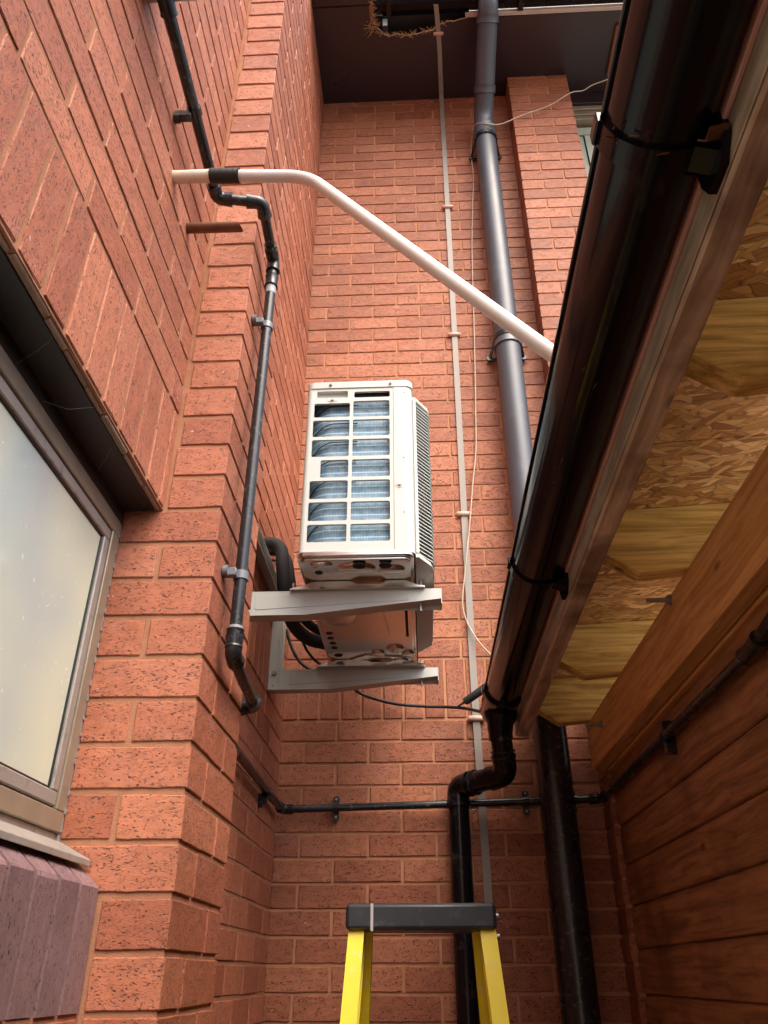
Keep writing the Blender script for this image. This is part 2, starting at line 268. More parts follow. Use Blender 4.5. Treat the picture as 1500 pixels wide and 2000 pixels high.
# ------------------------------------------------------------ mesh helpers
class MB:
    def __init__(s): s.v = []; s.f = []; s.pieces = []
    def add(s, vs, fs):
        o = len(s.v); f0 = len(s.f); s.v += [tuple(p) for p in vs]; s.f += [tuple(i+o for i in f) for f in fs]; s.pieces.append((o, len(s.v), f0, len(s.f)))
    def box(s, x0, x1, y0, y1, z0, z1, ch=0.0, rot=None):
        x0, x1 = min(x0, x1), max(x0, x1); y0, y1 = min(y0, y1), max(y0, y1); z0, z1 = min(z0, z1), max(z0, z1)
        if ch <= 0:
            vs = [(x, y, z) for x in (x0, x1) for y in (y0, y1) for z in (z0, z1)]
            fs = [(0, 1, 3, 2), (4, 6, 7, 5), (0, 4, 5, 1), (2, 3, 7, 6), (0, 2, 6, 4), (1, 5, 7, 3)]
        else:
            ch = min(ch, (x1-x0)*.49, (y1-y0)*.49, (z1-z0)*.49)
            X, Y, Z = (x0, x1), (y0, y1), (z0, z1); vs = []; ix = {}
            for i in (0, 1):
                for j in (0, 1):
                    for k in (0, 1):
                        sx, sy_, sz = (1, -1)[i], (1, -1)[j], (1, -1)[k]
                        ix[i, j, k, 0] = len(vs); vs.append((X[i], Y[j]+sy_*ch, Z[k]+sz*ch))
                        ix[i, j, k, 1] = len(vs); vs.append((X[i]+sx*ch, Y[j], Z[k]+sz*ch))
                        ix[i, j, k, 2] = len(vs); vs.append((X[i]+sx*ch, Y[j]+sy_*ch, Z[k]))
            fs = []
            c = Vector(((x0+x1)/2, (y0+y1)/2, (z0+z1)/2))
            def q(*ids):
                n_ = (Vector(vs[ids[1]])-Vector(vs[ids[0]])).cross(Vector(vs[ids[2]])-Vector(vs[ids[0]]))
                m_ = sum((Vector(vs[a]) for a in ids), Vector())/len(ids)-c
                fs.append(tuple(ids) if n_.dot(m_) > 0 else tuple(reversed(ids)))
            for i in (0, 1):
                q(ix[i, 0, 0, 0], ix[i, 1, 0, 0], ix[i, 1, 1, 0], ix[i, 0, 1, 0])
                q(ix[0, i, 0, 1], ix[1, i, 0, 1], ix[1, i, 1, 1], ix[0, i, 1, 1])
                q(ix[0, 0, i, 2], ix[1, 0, i, 2], ix[1, 1, i, 2], ix[0, 1, i, 2])
                for j in (0, 1):
                    q(ix[i, j, 0, 0], ix[i, j, 1, 0], ix[i, j, 1, 1], ix[i, j, 0, 1])
                    q(ix[i, 0, j, 0], ix[i, 1, j, 0], ix[i, 1, j, 2], ix[i, 0, j, 2])
                    q(ix[0, i, j, 1], ix[1, i, j, 1], ix[1, i, j, 2], ix[0, i, j, 2])
                    for k in (0, 1): q(ix[i, j, k, 0], ix[i, j, k, 1], ix[i, j, k, 2])
        if rot: vs = [tuple(rot @ Vector(p)) for p in vs]
        s.add(vs, fs)
    def tube(s, pts, r, n=20, cap=True, rb=None, closed=False):
        pts = [Vector(p) for p in pts]; N = len(pts); rs = r if isinstance(r, (list, tuple)) else [r]*N
        rb = rb or 1.0
        t0 = (pts[1]-pts[0]).normalized(); a = Vector((0, 0, 1)) if abs(t0.z) < .9 else Vector((0, 1, 0))
        u = t0.cross(a).normalized(); vs = []; fs = []
        for i, p in enumerate(pts):
            t = ((pts[min(i+1, N-1)]-pts[max(i-1, 0)])).normalized()
            u = (u-t*u.dot(t)).normalized(); w = t.cross(u)
            for k in range(n):
                an = 2*math.pi*k/n; vs.append(p+u*math.cos(an)*rs[i]+w*math.sin(an)*rs[i]*rb)
        for i in range(N-1):
            for k in range(n): fs.append((i*n+k, i*n+(k+1) % n, (i+1)*n+(k+1) % n, (i+1)*n+k))
        if cap: fs.append(tuple(reversed(range(n)))); fs.append(tuple((N-1)*n+k for k in range(n)))
        s.add(vs, fs)
    def prism(s, pts, axis, a0, a1):
        """extrude a 2-D outline along an axis; pts are in the other two axes' order"""
        def mk(p, a):
            if axis == 'X': return (a, p[0], p[1])
            if axis == 'Y': return (p[0], a, p[1])
            return (p[0], p[1], a)
        n = len(pts); vs = [mk(p, a0) for p in pts]+[mk(p, a1) for p in pts]
        area = sum(pts[i][0]*pts[(i+1) % n][1]-pts[(i+1) % n][0]*pts[i][1] for i in range(n))
        fl = (area > 0) == (axis != 'Y'); 
        if a1 < a0: fl = not fl
        A = tuple(range(n)); B = tuple(range(n, 2*n)); fs = []
        fs.append(tuple(reversed(A)) if fl else A); fs.append(B if fl else tuple(reversed(B)))
        for i in range(n):
            j = (i+1) % n; q = (i, j, n+j, n+i); fs.append(q if fl else tuple(reversed(q)))
        s.add(vs, fs)
    def disc(s, c, r, axis='Y', d=.002, n=16, r2=None):
        ax = {'X': Vector((1, 0, 0)), 'Y': Vector((0, 1, 0)), 'Z': Vector((0, 0, 1))}[axis]
        c = Vector(c); s.tube([c-ax*d/2, c+ax*d/2], r, n, rb=(r2/r if r2 else 1))
    def build(s, name, mat, parent=None, smooth=None, label=None):
        me = bpy.data.meshes.new(name); o0 = parent_loc(parent)
        me.from_pydata([(p[0]-o0.x, p[1]-o0.y, p[2]-o0.z) for p in s.v], [], s.f); me.update()
        me.materials.append(MT[mat] if isinstance(mat, str) else mat)
        o = bpy.data.objects.new(name, me); col.objects.link(o)
        if parent: o.parent = parent
        if smooth is not None:
            me.polygons.foreach_set('use_smooth', [True]*len(me.polygons)); me.set_sharp_from_angle(angle=R(smooth))
        if label: o['label'] = label
        return o

def _each(self, name, mat, parent=None, smooth=None):
    out = []
    for v0, v1, f0, f1 in self.pieces:
        m = MB(); m.v = self.v[v0:v1]; m.f = [tuple(i-v0 for i in f) for f in self.f[f0:f1]]
        out.append(m.build(name, mat, parent, smooth))
    return out
MB.each = _each
def parent_loc(p):
    v = Vector()
    while p: v += Vector(p.location); p = p.parent
    return v

def thing(name, label, cat, loc=(0, 0, 0), group=None):
    o = bpy.data.objects.new(name, None); o.location = loc; o.empty_display_size = .1; col.objects.link(o)
    o['label'] = label; o['category'] = cat
    if group: o['group'] = group
    return o
def tag(o, label, cat, group=None):
    o['label'] = label; o['category'] = cat
    if group: o['group'] = group
    return o

def bend(pts, rad, seg=8):
    """round the corners of a polyline"""
    pts = [Vector(p) for p in pts]; out = [pts[0]]
    for i in range(1, len(pts)-1):
        a, b, c = pts[i-1], pts[i], pts[i+1]; r_ = rad[i-1] if isinstance(rad, (list, tuple)) else rad
        d1 = (a-b); d2 = (c-b); L = min(r_, d1.length*.48, d2.length*.48)
        p1 = b+d1.normalized()*L; p2 = b+d2.normalized()*L
        for k in range(seg+1):
            t = k/seg; out.append(p1*(1-t)**2+b*2*t*(1-t)+p2*t*t)
    out.append(pts[-1]); return out
def smooth_path(pts, sub=6):
    pts = [Vector(p) for p in pts]; out = []
    P = [pts[0]*2-pts[1]]+pts+[pts[-1]*2-pts[-2]]
    for i in range(1, len(P)-2):
        for k in range(sub):
            t = k/sub; a, b, c, d = P[i-1], P[i], P[i+1], P[i+2]
            out.append(.5*((2*b)+(-a+c)*t+(2*a-5*b+4*c-d)*t*t+(-a+3*b-3*c+d)*t**3))
    out.append(pts[-1]); return out

# ------------------------------------------------------------ brickwork
Z0 = -0.04725                      # height of bed joint 0 (camera is at z = 0)
def JZ(k): return Z0+.075*k
GRND = -1.5
class Bricks(MB):
    """every brick is its own chamfered block standing 4-5 mm proud of the joint"""
    def __init__(s): super().__init__(); s.bi = []
    def brick(s, x0, x1, y0, y1, z0, z1, ch=.0016, tint=None, along='X', seg=.026):
        f0 = len(s.f)
        def ticks(a, c):
            n = max(1, round((c-a)/seg)) if c-a > .03 else 0
            return [a, a+ch]+[a+(c-a)*i/(n+1) for i in range(1, n+1)]+[c-ch, c]
        T = (ticks(x0, x1), ticks(y0, y1), ticks(z0, z1)); N = [len(t) for t in T]
        cn = {(a, b, c): (random.uniform(-.0011, .0011)*s.jit[0], random.uniform(-.0011, .0011)*s.jit[1], random.uniform(-.0014, .0014)) for a in (0, 1) for b in (0, 1) for c in (0, 1)}
        ids = {}
        def vid(i, j, k):
            q = (i, j, k)
            if q in ids: return ids[q]
            e = [q[a] in (0, N[a]-1) for a in range(3)]; p = [T[a][q[a]] for a in range(3)]
            if sum(e) >= 2:      # on an edge: pull in, raggedly
                pull = ch*.8*random.uniform(.25, 1.25)
                for a in range(3):
                    if e[a]: p[a] += pull*(.75 if q[a] == 0 else -.75)
            c = cn[i > N[0]//2, j > N[1]//2, k > N[2]//2]
            w = .0005
            p = [p[a]+c[a]*(.5)+random.uniform(-w, w)*(1 if e[a] else .2)*(s.jit[a] if a < 2 else 1) for a in range(3)]
            ids[q] = len(s.v); s.v.append(tuple(p)); return ids[q]
        for a in range(3):
            b, c = (a+1) % 3, (a+2) % 3
            for side in (0, N[a]-1):
                for u in range(N[b]-1):
                    for w in range(N[c]-1):
                        def g(uu, ww):
                            q = [0, 0, 0]; q[a] = side; q[b] = uu; q[c] = ww; return vid(*q)
                        f = (g(u, w), g(u+1, w), g(u+1, w+1), g(u, w+1))
                        s.f.append(f if side else f[::-1])
        s.bi.append((f0, len(s.f), random.random() if tint is None else tint, along))
    jit = (1, 1)
    def build(s, name, mat, parent=None, **k):
        o = super().build(name, mat, parent); me = o.data
        uv = me.uv_layers.new(name="metric"); at = me.attributes.new("tint", 'FLOAT', 'FACE')
        tv = [0.0]*len(me.polygons)
        V = s.v
        for f0, f1, t, along in s.bi:
            off = random.uniform(0, 40)
            for fi in range(f0, f1):
                tv[fi] = t; p = me.polygons[fi]; n_ = p.normal; a = [abs(n_.x), abs(n_.y), abs(n_.z)]; m = a.index(max(a))
                for li in p.loop_indices:
                    x, y, z = V[me.loops[li].vertex_index]
                    if m == 0: u, w = y, z
                    elif m == 1: u, w = x, z
                    else: u, w = x, y
                    if along == 'Z': u, w = w, u
                    uv.data[li].uv = (u+off, w)
        at.data.foreach_set('value', tv)
        return o

def courses(B, axis, plane, face, a0, a1, k0, k1, phase, soldier=None, skip=None, jog=.0, J=.0095, depth=.018, endtrim=0):
    """axis: 'X' wall runs along X at y=plane facing -Y ; 'Y' wall runs along Y at x=plane facing +X.
    phase: position of a perp in even courses."""
    for k in range(k0, k1):
        zb, zt = JZ(k)+J/2, JZ(k+1)-J/2
        if soldier and soldier[0] <= k < soldier[1]:
            if k > soldier[0]: continue
            zt = JZ(soldier[1])-J/2; step = .075; ph = soldier[2]; al = 'Z'
        else: step = .225; ph = phase+(.1125 if k % 2 else 0); al = 'X'
        i = math.floor((a0-ph)/step)-1
        while True:
            s0 = ph+i*step; s1 = s0+step; i += 1
            if s0 > a1: break
            e0 = max(s0, a0)+(J/2 if s0 > a0 else 0); e1 = min(s1, a1)-(J/2 if s1 < a1 else 0)
            e0 += random.uniform(-.0012, .0012) if s0 > a0 else 0; e1 += random.uniform(-.0012, .0012) if s1 < a1 else 0
            if e1-e0 < .018: continue
            if skip and skip(e0, e1, zb, zt): continue
            pr = random.uniform(-.0009, .0009)
            if axis == 'X': B.brick(e0, e1, plane+pr, plane+depth, zb+random.uniform(-.0008, .0008), zt+random.uniform(-.0008, .0008), along=al)
            else: B.brick(plane-depth, plane+pr, e0, e1, zb+random.uniform(-.0008, .0008), zt+random.uniform(-.0008, .0008), along=al)

XW = -.487      # face of the side wall
XP = -.374      # face of the pier on it
YP = 1.277      # front of that pier
YQ = 1.6045     # back of that pier
YB = 2.7408     # face of the rear wall
TOP = 70        # courses
KB = -19

bld = thing('brick_building', 'orange brick house corner with piers, dark soffit and frosted window filling the left and back', 'building', (-.6, 2.7, GRND))

# --- side wall (near bay and far bay)
WY0 = -.35; WZ0, WZ1 = .165, .7775
b = Bricks(); b.jit = (.3, 1)
courses(b, 'Y', XW, 1, -1.2, YP-.004, 11, TOP, .757, soldier=(11, 14, .757+.075*.5), skip=None)
courses(b, 'Y', XW, 1, -1.2, YP-.004, KB, 0, .757)
courses(b, 'Y', XW, 1, -1.2, WY0, 0, 11, .757)
b.build('wall', 'brick', bld, label='long orange brick side wall above the window')
m = MB(); m.box(-.75, XW-.0024, -3.8, YP+.12, JZ(11)+.0, JZ(TOP)); m.box(-.75, XW-.0024, -3.8, YP+.12, GRND, JZ(0)+.002)  # backing carried on unseen behind the camera to help darken the lower area
m.box(-.75, XW-.0024, -3.8, WY0-.004, JZ(0), JZ(11)+.004)
m.build('mortar_bed', 'mortar', bld)
b = Bricks(); b.jit = (.3, 1)
courses(b, 'Y', XW, 1, YQ+.002, YB-.006, KB, TOP-8, YB-.1125, soldier=(11, 14, YB-.075*.5))
b.build('wall', 'brick', bld, label='far bay of the side wall behind the air conditioner')
m = MB(); m.box(-.75, XW-.0024, YQ-.1, YB+.2, GRND, JZ(TOP-8)); m.build('mortar_bed', 'mortar', bld)

# --- side pier: real blocks so the bond turns the corner
b = Bricks(); b.jit = (.5, .5)
J = .0095
for k in range(KB, TOP):
    zb, zt = JZ(k)+J/2, JZ(k+1)-J/2
    low = 2 <= k < 11 or k == 2
    xl = -.5635 if 2 <= k < 11 else XW+.003
    full = (k % 2 == 0)
    dz = random.uniform(-.0008, .0008)
    if 2 <= k < 11:
        if full:
            b.brick(xl, XP, YP, YP+.1025, zb+dz, zt+dz)
            b.brick(XP-.1025, XP, YP+.1125, YQ, zb+dz, zt+dz)
        else:
            b.brick(XP-.1025, XP, YP, YP+.215, zb+dz, zt+dz)
            b.brick(xl, XP-.1125, YP+random.uniform(0, .001), YP+.1025, zb-dz, zt-dz)
            b.brick(XP-.1025, XP, YP+.225, YQ, zb-dz, zt-dz)
    else:
        g = random.choice((0.004, .004, .010))
        if full:
            b.brick(xl+g, XP, YP, YP+.1025, zb+dz, zt+dz)
            b.brick(XP-.1025, XP, YP+.1125, YQ, zb+dz, zt+dz)
        else:
            b.brick(xl+g, XP, YP, YP+.215, zb+dz, zt+dz)
            b.brick(XP-.1025, XP, YP+.225, YQ, zb+dz, zt+dz)
b.build('pier', 'brick', bld, label='brick pier standing out from the side wall')
m = MB(); m.box(-.5685, XP-.0034, YP+.0034, YQ-.0055, JZ(2), JZ(11)); m.box(XW-.02, XP-.0034, YP+.0034, YQ-.0055, JZ(11), JZ(TOP)); m.box(XW-.02, XP-.0034, YP+.0034, YQ-.0055, GRND, JZ(2))
m.build('mortar_bed', 'mortar', bld)

# --- rear wall and its pier
XR = 2.6; PX0, PX1, PYF = .598, .936, 2.626
SW = (3.15, 4.40)   # upper window heights
b = Bricks(); b.jit = (1, .3)
def skipr(e0, e1, zb, zt): return (e0 > PX0+.01 and e1 < PX1-.01) or (e0 > PX1-.15 and e1 > 1.0 and zt > SW[0] and zb < 4.6)
courses(b, 'X', YB, 1, XW, XR, KB, 61, -.2902, soldier=(11, 14, -.2902+.0098), skip=skipr)
b.build('wall', 'brick_rear', bld, label='tall orange brick rear wall behind the air conditioner')
m = MB(); m.box(XW-.1, PX0+.05, YB+.0042, YB+.25, GRND, JZ(61)); m.box(PX0+.05, XR, YB+.0042, YB+.25, GRND, SW[0]); m.box(PX0+.05, PX1+.003, YB+.0042, YB+.25, SW[0], JZ(61)); m.box(1.9, XR, YB+.0042, YB+.25, SW[0], JZ(61))
m.build('mortar_bed', 'mortar_rear', bld)
b = Bricks(); b.jit = (.5, .5)
for k in range(KB, 61):
    zb, zt = JZ(k)+J/2, JZ(k+1)-J/2
    if k == 60: zt = 4.485
    dz = random.uniform(-.0008, .0008)
    if k % 2: xs = [(PX0, PX0+.1025), (PX0+.1125, PX1)]
    else: xs = [(PX0, PX0+.215), (PX0+.225, PX1)]
    for x0, x1 in xs: b.brick(x0, x1, PYF+random.uniform(-.001, .001), YB+.006, zb+dz, zt+dz)
b.build('pier', 'brick_rear', bld, label='brick pier on the rear wall beside the grey downpipe')
m = MB(); m.box(PX0+.0055, PX1-.0055, PYF+.0042, YB+.01, GRND, 4.485); m.build('mortar_bed', 'mortar_rear', bld)

# --- sloping purple brick sill, set on edge
b = Bricks(); b.jit = (.3, 1)
y = YP-.004; i = 0
while y > -.45:
    w = .065; y0 = y-w; v0 = len(b.v); f0 = len(b.f)
    xb = -.60
    pts = [(xb, JZ(0)+.004), (XW+random.uniform(-.001, .001), JZ(0)+.004+random.uniform(-.002, .002)), (XW, .111+random.uniform(-.002, .002)), (XW-.0030, .116), (-.523, .146), (xb, .146)]
    cxp = [(p[0], y0+.0) for p in pts]
    b.prism([(p[0], p[1]) for p in pts], 'Y', y0, y)
    b.bi.append((f0, len(b.f), random.random(), 'Z'))
    y = y0-.0095; i += 1
b.build('sill', 'purple', bld, label='purple bricks on edge with sloping tops under the window')
m = MB(); m.prism([(-.62, JZ(0)), (XW-.006, JZ(0)), (XW-.006, .110), (-.526, .139), (-.62, .139)], 'Y', -.5, YP-.001); m.build('mortar_bed', 'mortar_grey', bld)

# --- frosted window in the side wall
win = MB()
fx = -.562; gx = fx+.001
wroot = None
def ring(mb, x0, x1, ya, yb, za, zb, w, ch=.0015):
    mb.box(x0, x1, ya, yb, zb-w, zb, ch); mb.box(x0, x1, ya, yb, za, za+w, ch)
    mb.box(x0, x1, yb-w, yb, za+w+.0005, zb-w-.0005, ch); mb.box(x0, x1, ya, ya+w, za+w+.0005, zb-w-.0005, ch)
m = MB(); ring(m, fx-.05, fx, WY0, 1.272, .190, .745, .030)
winf = m.build('window', 'alu', bld, label='frosted glass window in a worn bronze metal frame')
m = MB(); ring(m, fx-.045, fx-.002, WY0+.0335, 1.272-.0335, .224, .711, .021, .002); m.build('casement', 'alu_pale', winf)
m = MB(); ring(m, fx-.044, fx-.006, WY0+.055, 1.272-.055, .2455, .6895, .004, .001); m.build('gasket', 'cable', winf)
m = MB(); m.box(gx-.02, gx-.010, WY0+.056, 1.272-.056, .246, .689); m.build('glass', 'glass', winf)
m = MB(); m.box(fx-.044, fx-.002, 1.2725, YP+.004, .175, .745, .001)
for zz in range(18): m.disc((fx-.002, 1.2735+random.uniform(-.001, .002), .20+zz*.03+random.uniform(-.01, .01)), random.uniform(.003, .006), 'X', .004, 8, )
m.build('sealant', 'sealant', winf)
m = MB(); m.prism([(-.60, .176), (-.555, .176), (-.507, .1520), (-.505, .1500), (-.505, .1420), (-.5075, .1420), (-.509, .1495), (-.556, .171), (-.60, .171)], 'Y', WY0, 1.268)
m.box(-.61, fx-.006, WY0, 1.272, .1765, .1895, .001); m.build('metal_sill', 'alu_pale', winf)
m = MB(); m.box(-.74, fx-.055, WY0-.05, YP+.1, .10, .80); m.build('cavity', 'dark_in', bld)
m = MB(); m.box(-.74, -.504, WY0-.1, YP-.002, .7745, .779, .001); m.box(-.61, fx-.001, WY0, YP-.002, .7455, .774, .001)
m.build('lintel', 'lintel', bld, label='dark steel lintel plate over the window')
# ragged mortar and brick underside between lintel plate and wall face
m = MB(); yy = -1.0
while yy < YP-.02:
    L = random.uniform(.05, .11); zt = JZ(11)+.01
    m.box(-.502, XW-.004-random.uniform(0, .006), yy, min(yy+L, YP-.004), .774-random.uniform(0, .004), zt, .002); yy += L+random.uniform(0, .006)
m.build('mortar_bed', 'mortar_grey', bld)

# --- soffit, fascia and eaves gutter at the top of the rear wall
SZ = 4.49; SY0 = 2.288
def ragged(pts, amp=.004, sub=5):
    out = []
    for i in range(len(pts)-1):
        a, c = Vector(pts[i]+(0,)), Vector(pts[i+1]+(0,))
        for k in range(sub):
            t = k/sub; p = a.lerp(c, t); out.append((p.x+random.uniform(-amp, amp)*(k > 0), p.y+random.uniform(-amp, amp)*(k > 0)))
    out.append(pts[-1]); return out
hole = ragged([(-.165, SY0), (-.145, 2.315), (-.125, 2.345), (-.075, 2.372), (-.03, 2.362), (.03, 2.372), (.095, 2.362), (.16, 2.348), (.20, 2.318), (.30, 2.303), (.38, SY0+.004)])
m = MB()
m.prism([(-1.2, 2.12), (-.178, 2.12), (-.170, 2.20)]+hole+[(2.6, SY0), (2.6, YB+.05), (-1.2, YB+.05)], 'Z', SZ, SZ+.012)
so = m.build('soffit', 'soffit', bld, label='dark brown soffit board with a broken ragged hole')
m = MB()
for i in range(len(hole)-3):
    p = hole[i]; q = hole[i+1]
    m.tube([(p[0], p[1]-.001, SZ+.004), (q[0], q[1]-.001, SZ+.006)], random.uniform(.002, .0045), 6)
for i in range(120):
    p = hole[random.randrange(0, len(hole)-8)]
    a = Vector((p[0]+random.uniform(-.012, .012), p[1]+random.uniform(-.006, .004), SZ+.002)); d = Vector((random.uniform(-.03, .03), random.uniform(-.03, .012), random.uniform(-.014, .006)))
    m.tube([a, a+d*.5+Vector((0, 0, random.uniform(-.004, .004))), a+d], [.0022, .0016, .0006], 5)
for i in range(26):
    a = Vector((-.175+random.uniform(-.02, .02), 2.30+random.uniform(-.02, .04), SZ-.002)); d = Vector((random.uniform(-.05, .02), random.uniform(-.02, .03), random.uniform(-.02, .0)))
    m.tube([a, a+d*.6, a+d], [.002, .0015, .0005], 5)
for i in range(90):
    a = Vector((-.172+random.uniform(-.008, .012), random.uniform(2.13, 2.33), SZ+.001)); d = Vector((random.uniform(-.015, .03), random.uniform(-.03, .03), random.uniform(-.014, .008)))
    m.tube([a, a+d*.5, a+d], [.0030, .0020, .0006], 5)
m.build('torn_edge', 'torn', so)
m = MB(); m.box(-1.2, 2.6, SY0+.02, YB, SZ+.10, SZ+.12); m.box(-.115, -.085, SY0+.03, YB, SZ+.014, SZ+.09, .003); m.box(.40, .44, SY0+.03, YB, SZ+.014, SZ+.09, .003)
m.build('rafter', 'lintel', bld, label='roof timbers seen through the hole, coloured dark for the shade inside')  # near-black material puts the darkness of the hole into the timbers
m = MB(); m.box(.34, 2.6, SY0-.024, SY0-.001, SZ-.006, SZ+.16, .003); m.build('fascia', 'fascia_pale', bld)
m = MB(); m.prism([(2.262, SZ+.02), (2.20, SZ-.002), (2.15, SZ+.02), (2.14, SZ+.08), (2.145, SZ+.08), (2.155, SZ+.026), (2.20, SZ+.006), (2.258, SZ+.026)], 'X', -1.2, 2.6)
for x in (-.09, .62, 1.4): m.box(x, x+.03, 2.14, 2.262, SZ-.012, SZ+.03, .003)
m.prism([(2.27, SZ+.012), (2.266, SZ+.022), (2.256, SZ+.03), (2.262, SZ+.005)], 'X', -.11, .36)
eg = m.build('gutter', 'black', bld, smooth=40, label='black eaves gutter above the soffit')
m = MB(); m.prism([(2.25, SZ+.16), (YB+.6, SZ+.55), (YB+.6, SZ+.58), (2.22, SZ+.19)], 'X', -1.2, 2.6); m.build('roof', 'felt', bld)

# --- small upper window beside the rear pier
m = MB(); m.box(PX1+.004, 1.92, YB+.0, YB+.05, 4.385, 4.488, .002); m.build('soffit', 'soffit', bld)
m = MB(); Y1 = YB+.015
for z0, z1, dy in ((4.352, 4.384, 0), (4.318, 4.349, .012), (4.285, 4.315, .020)): m.box(PX1+.004, 1.92, Y1+dy, Y1+.08, z0, z1, .003)
m.box(PX1+.004, 1.92, Y1, Y1+.08, SW[0], SW[0]+.05, .003); m.box(1.86, 1.92, Y1+.001, Y1+.08, SW[0]+.052, 4.283, .003)
w2 = m.build('window', 'alu', bld, label='small upper window with pale vertical blinds')
m = MB(); x = PX1+.03
m.box(PX1+.006, 1.86, Y1+.060, Y1+.078, 4.20, 4.265, .002)
for i in range(10):
    rot = None; x0 = PX1+.012+i*.089
    m.prism([(x0, Y1+.062), (x0+.084, Y1+.074), (x0+.084, Y1+.0755), (x0, Y1+.0635)], 'Z', SW[0]+.05, 4.196)
m.build('blind', 'blind', w2)
m = MB(); m.box(PX1+.004, 1.9, Y1+.10, Y1+.12, SW[0], 4.4); m.build('cavity', 'dark_in', bld)

# ------------------------------------------------------------ ground
m = MB(); m.box(-60, 60, -60, 60, GRND-.1, GRND); g = m.build('ground', 'paving'); g['kind'] = 'structure'

# ------------------------------------------------------------ pipe fittings
def sleeve(mb, a, c, r, n=20, lip=.0015):
    a, c = Vector(a), Vector(c); d = (c-a); L = d.length; d.normalize()
    l_ = min(.004, L*.2)
    mb.tube([a, a+d*.0001, a+d*l_, c-d*l_, c-d*.0001, c], [r-.001, r+lip, r, r, r+lip, r-.001], n)
def elbow(mb, a, c, e, r, L, n=20):
    """socket elbow at c between directions towards a and e"""
    a, c, e = Vector(a), Vector(c), Vector(e); p0 = c+(a-c).normalized()*L; p1 = c+(e-c).normalized()*L
    path = bend([p0, c, p1], L*.95, 8); N = len(path); rs = [r]*N; rs[0] = r+.0018; rs[-1] = r+.0018
    mb.tube(path, rs, n)
def cobweb(name_parent, a, c, n=4, sag=.01, mat='web'):
    m = MB()
    for i in range(n):
        p = Vector(a)+Vector([random.uniform(-.01, .01) for _ in range(3)]); q = Vector(c)+Vector([random.uniform(-.01, .01) for _ in range(3)])
        mid = (p+q)/2+Vector((0, 0, -sag*random.random())); m.tube([p, mid, q], .00012, 4)
    return m.build('cobweb', mat, name_parent)

# ------------------------------------------------------------ grey soil pipe
sx, sy2 = .437, 2.650; r = .055
gp = thing('downpipe', 'thick grey round downpipe on the rear wall, running up to the eaves', 'downpipe', (sx, sy2, GRND))
m = MB(); m.tube([(sx, sy2, 2.50), (sx, sy2, 3.98)], r, 40); m.build('pipe', 'greypipe', gp, 40)
m = MB(); m.tube([(sx, sy2, .84), (sx, sy2, 2.47)], r, 40); m.build('pipe', 'greypipe', gp, 40)
m = MB(); m.tube([(sx, sy2, GRND), (sx, sy2, .84)], r, 40); m.build('pipe', 'blackpipe', gp, 40, label='lower black length under the canopy')  # same pipe, given the black material below the roof deck
m = MB(); p = bend([(sx, sy2, 3.95), (sx, sy2, 4.12), (.458, 2.205, 4.47), (.458, 2.205, 4.56)], [.09, .05], 10); m.tube(p, r-.001, 40)
m.build('swan_neck', 'greypipe', gp, 40)
m = MB(); sleeve(m, (sx, sy2, 3.93), (sx, sy2, 4.03), r+.006, 40); sleeve(m, (.442, 2.545, 4.203), (.4435, 2.515, 4.226), r+.004, 40); sleeve(m, (.4545, 2.285, 4.407), (.456, 2.255, 4.430), r+.004, 40)
sleeve(m, (sx, sy2, 2.42), (sx, sy2, 2.53), r+.005, 40); m.each('collar', 'greypipe', gp, 40)
m = MB()
for zc in (3.935, 2.47):
    m = MB(); m.tube([(sx, sy2, zc-.012), (sx, sy2, zc+.012)], r+.008, 40)
    m.box(sx-.085, sx+.085, YB-.016, YB-.004, zc-.055, zc-.035, .003)
    for s_ in (-1, 1):
        m.tube([(sx+s_*.078, YB-.012, zc-.045), (sx+s_*.055, sy2, zc)], .007, 8); m.disc((sx+s_*.078, YB-.018, zc-.045), .013, 'Y', .01, 14)
    m.build('bracket', 'blackpipe', gp, 40)

# ------------------------------------------------------------ earthing tape on the rear wall
tp = thing('earthing_tape', 'flat grey metal earthing strip clipped up the rear brick wall', 'metal strip', (.205, YB-.01, GRND))
m = MB(); tw = .0125
path = [(.210, YB-.006, GRND), (.203, YB-.006, .25), (.199, YB-.006, .80), (.201, YB-.006, 1.6), (.210, YB-.006, 2.9), (.217, YB-.006, 4.40), (.2175, YB-.010, 4.475), (.2165, YB-.03, SZ-.006), (.2025, 2.45, SZ-.006), (.194, 2.35, SZ-.006), (.186, 2.27, SZ-.010), (.178, 2.20, SZ-.026)]
for i in range(len(path)-1):
    a, c = Vector(path[i]), Vector(path[i+1])
    nrm = Vector((0, -1, 0)) if i < 6 else Vector((0, 0, -1))
    t = .0025; vs = []
    for p, q in ((a, c),):
        for P_ in (p, q):
            for sx_ in (-1, 1):
                for sn in (0, 1): vs.append(P_+Vector((sx_*tw, 0, 0))+nrm*t*sn)
    m.add(vs, [(0, 2, 3, 1), (4, 5, 7, 6), (0, 1, 5, 4), (2, 6, 7, 3), (1, 3, 7, 5), (0, 4, 6, 2)])
m.build('strip', 'strap', tp)
for xx, zz in ((.2002, .775), (.2005, 1.61), (.2055, 2.59), (.2125, 3.50)):
    m = MB(); m.box(xx-.031, xx+.031, YB-.018, YB-.003, zz-.0105, zz+.0105, .006); m.build('clip', 'clip', tp, 50)
m = MB(); m.box(.194-.028, .194+.028, 2.352, 2.372, SZ-.014, SZ-.001, .005); m.build('clip', 'clip', tp, 50)

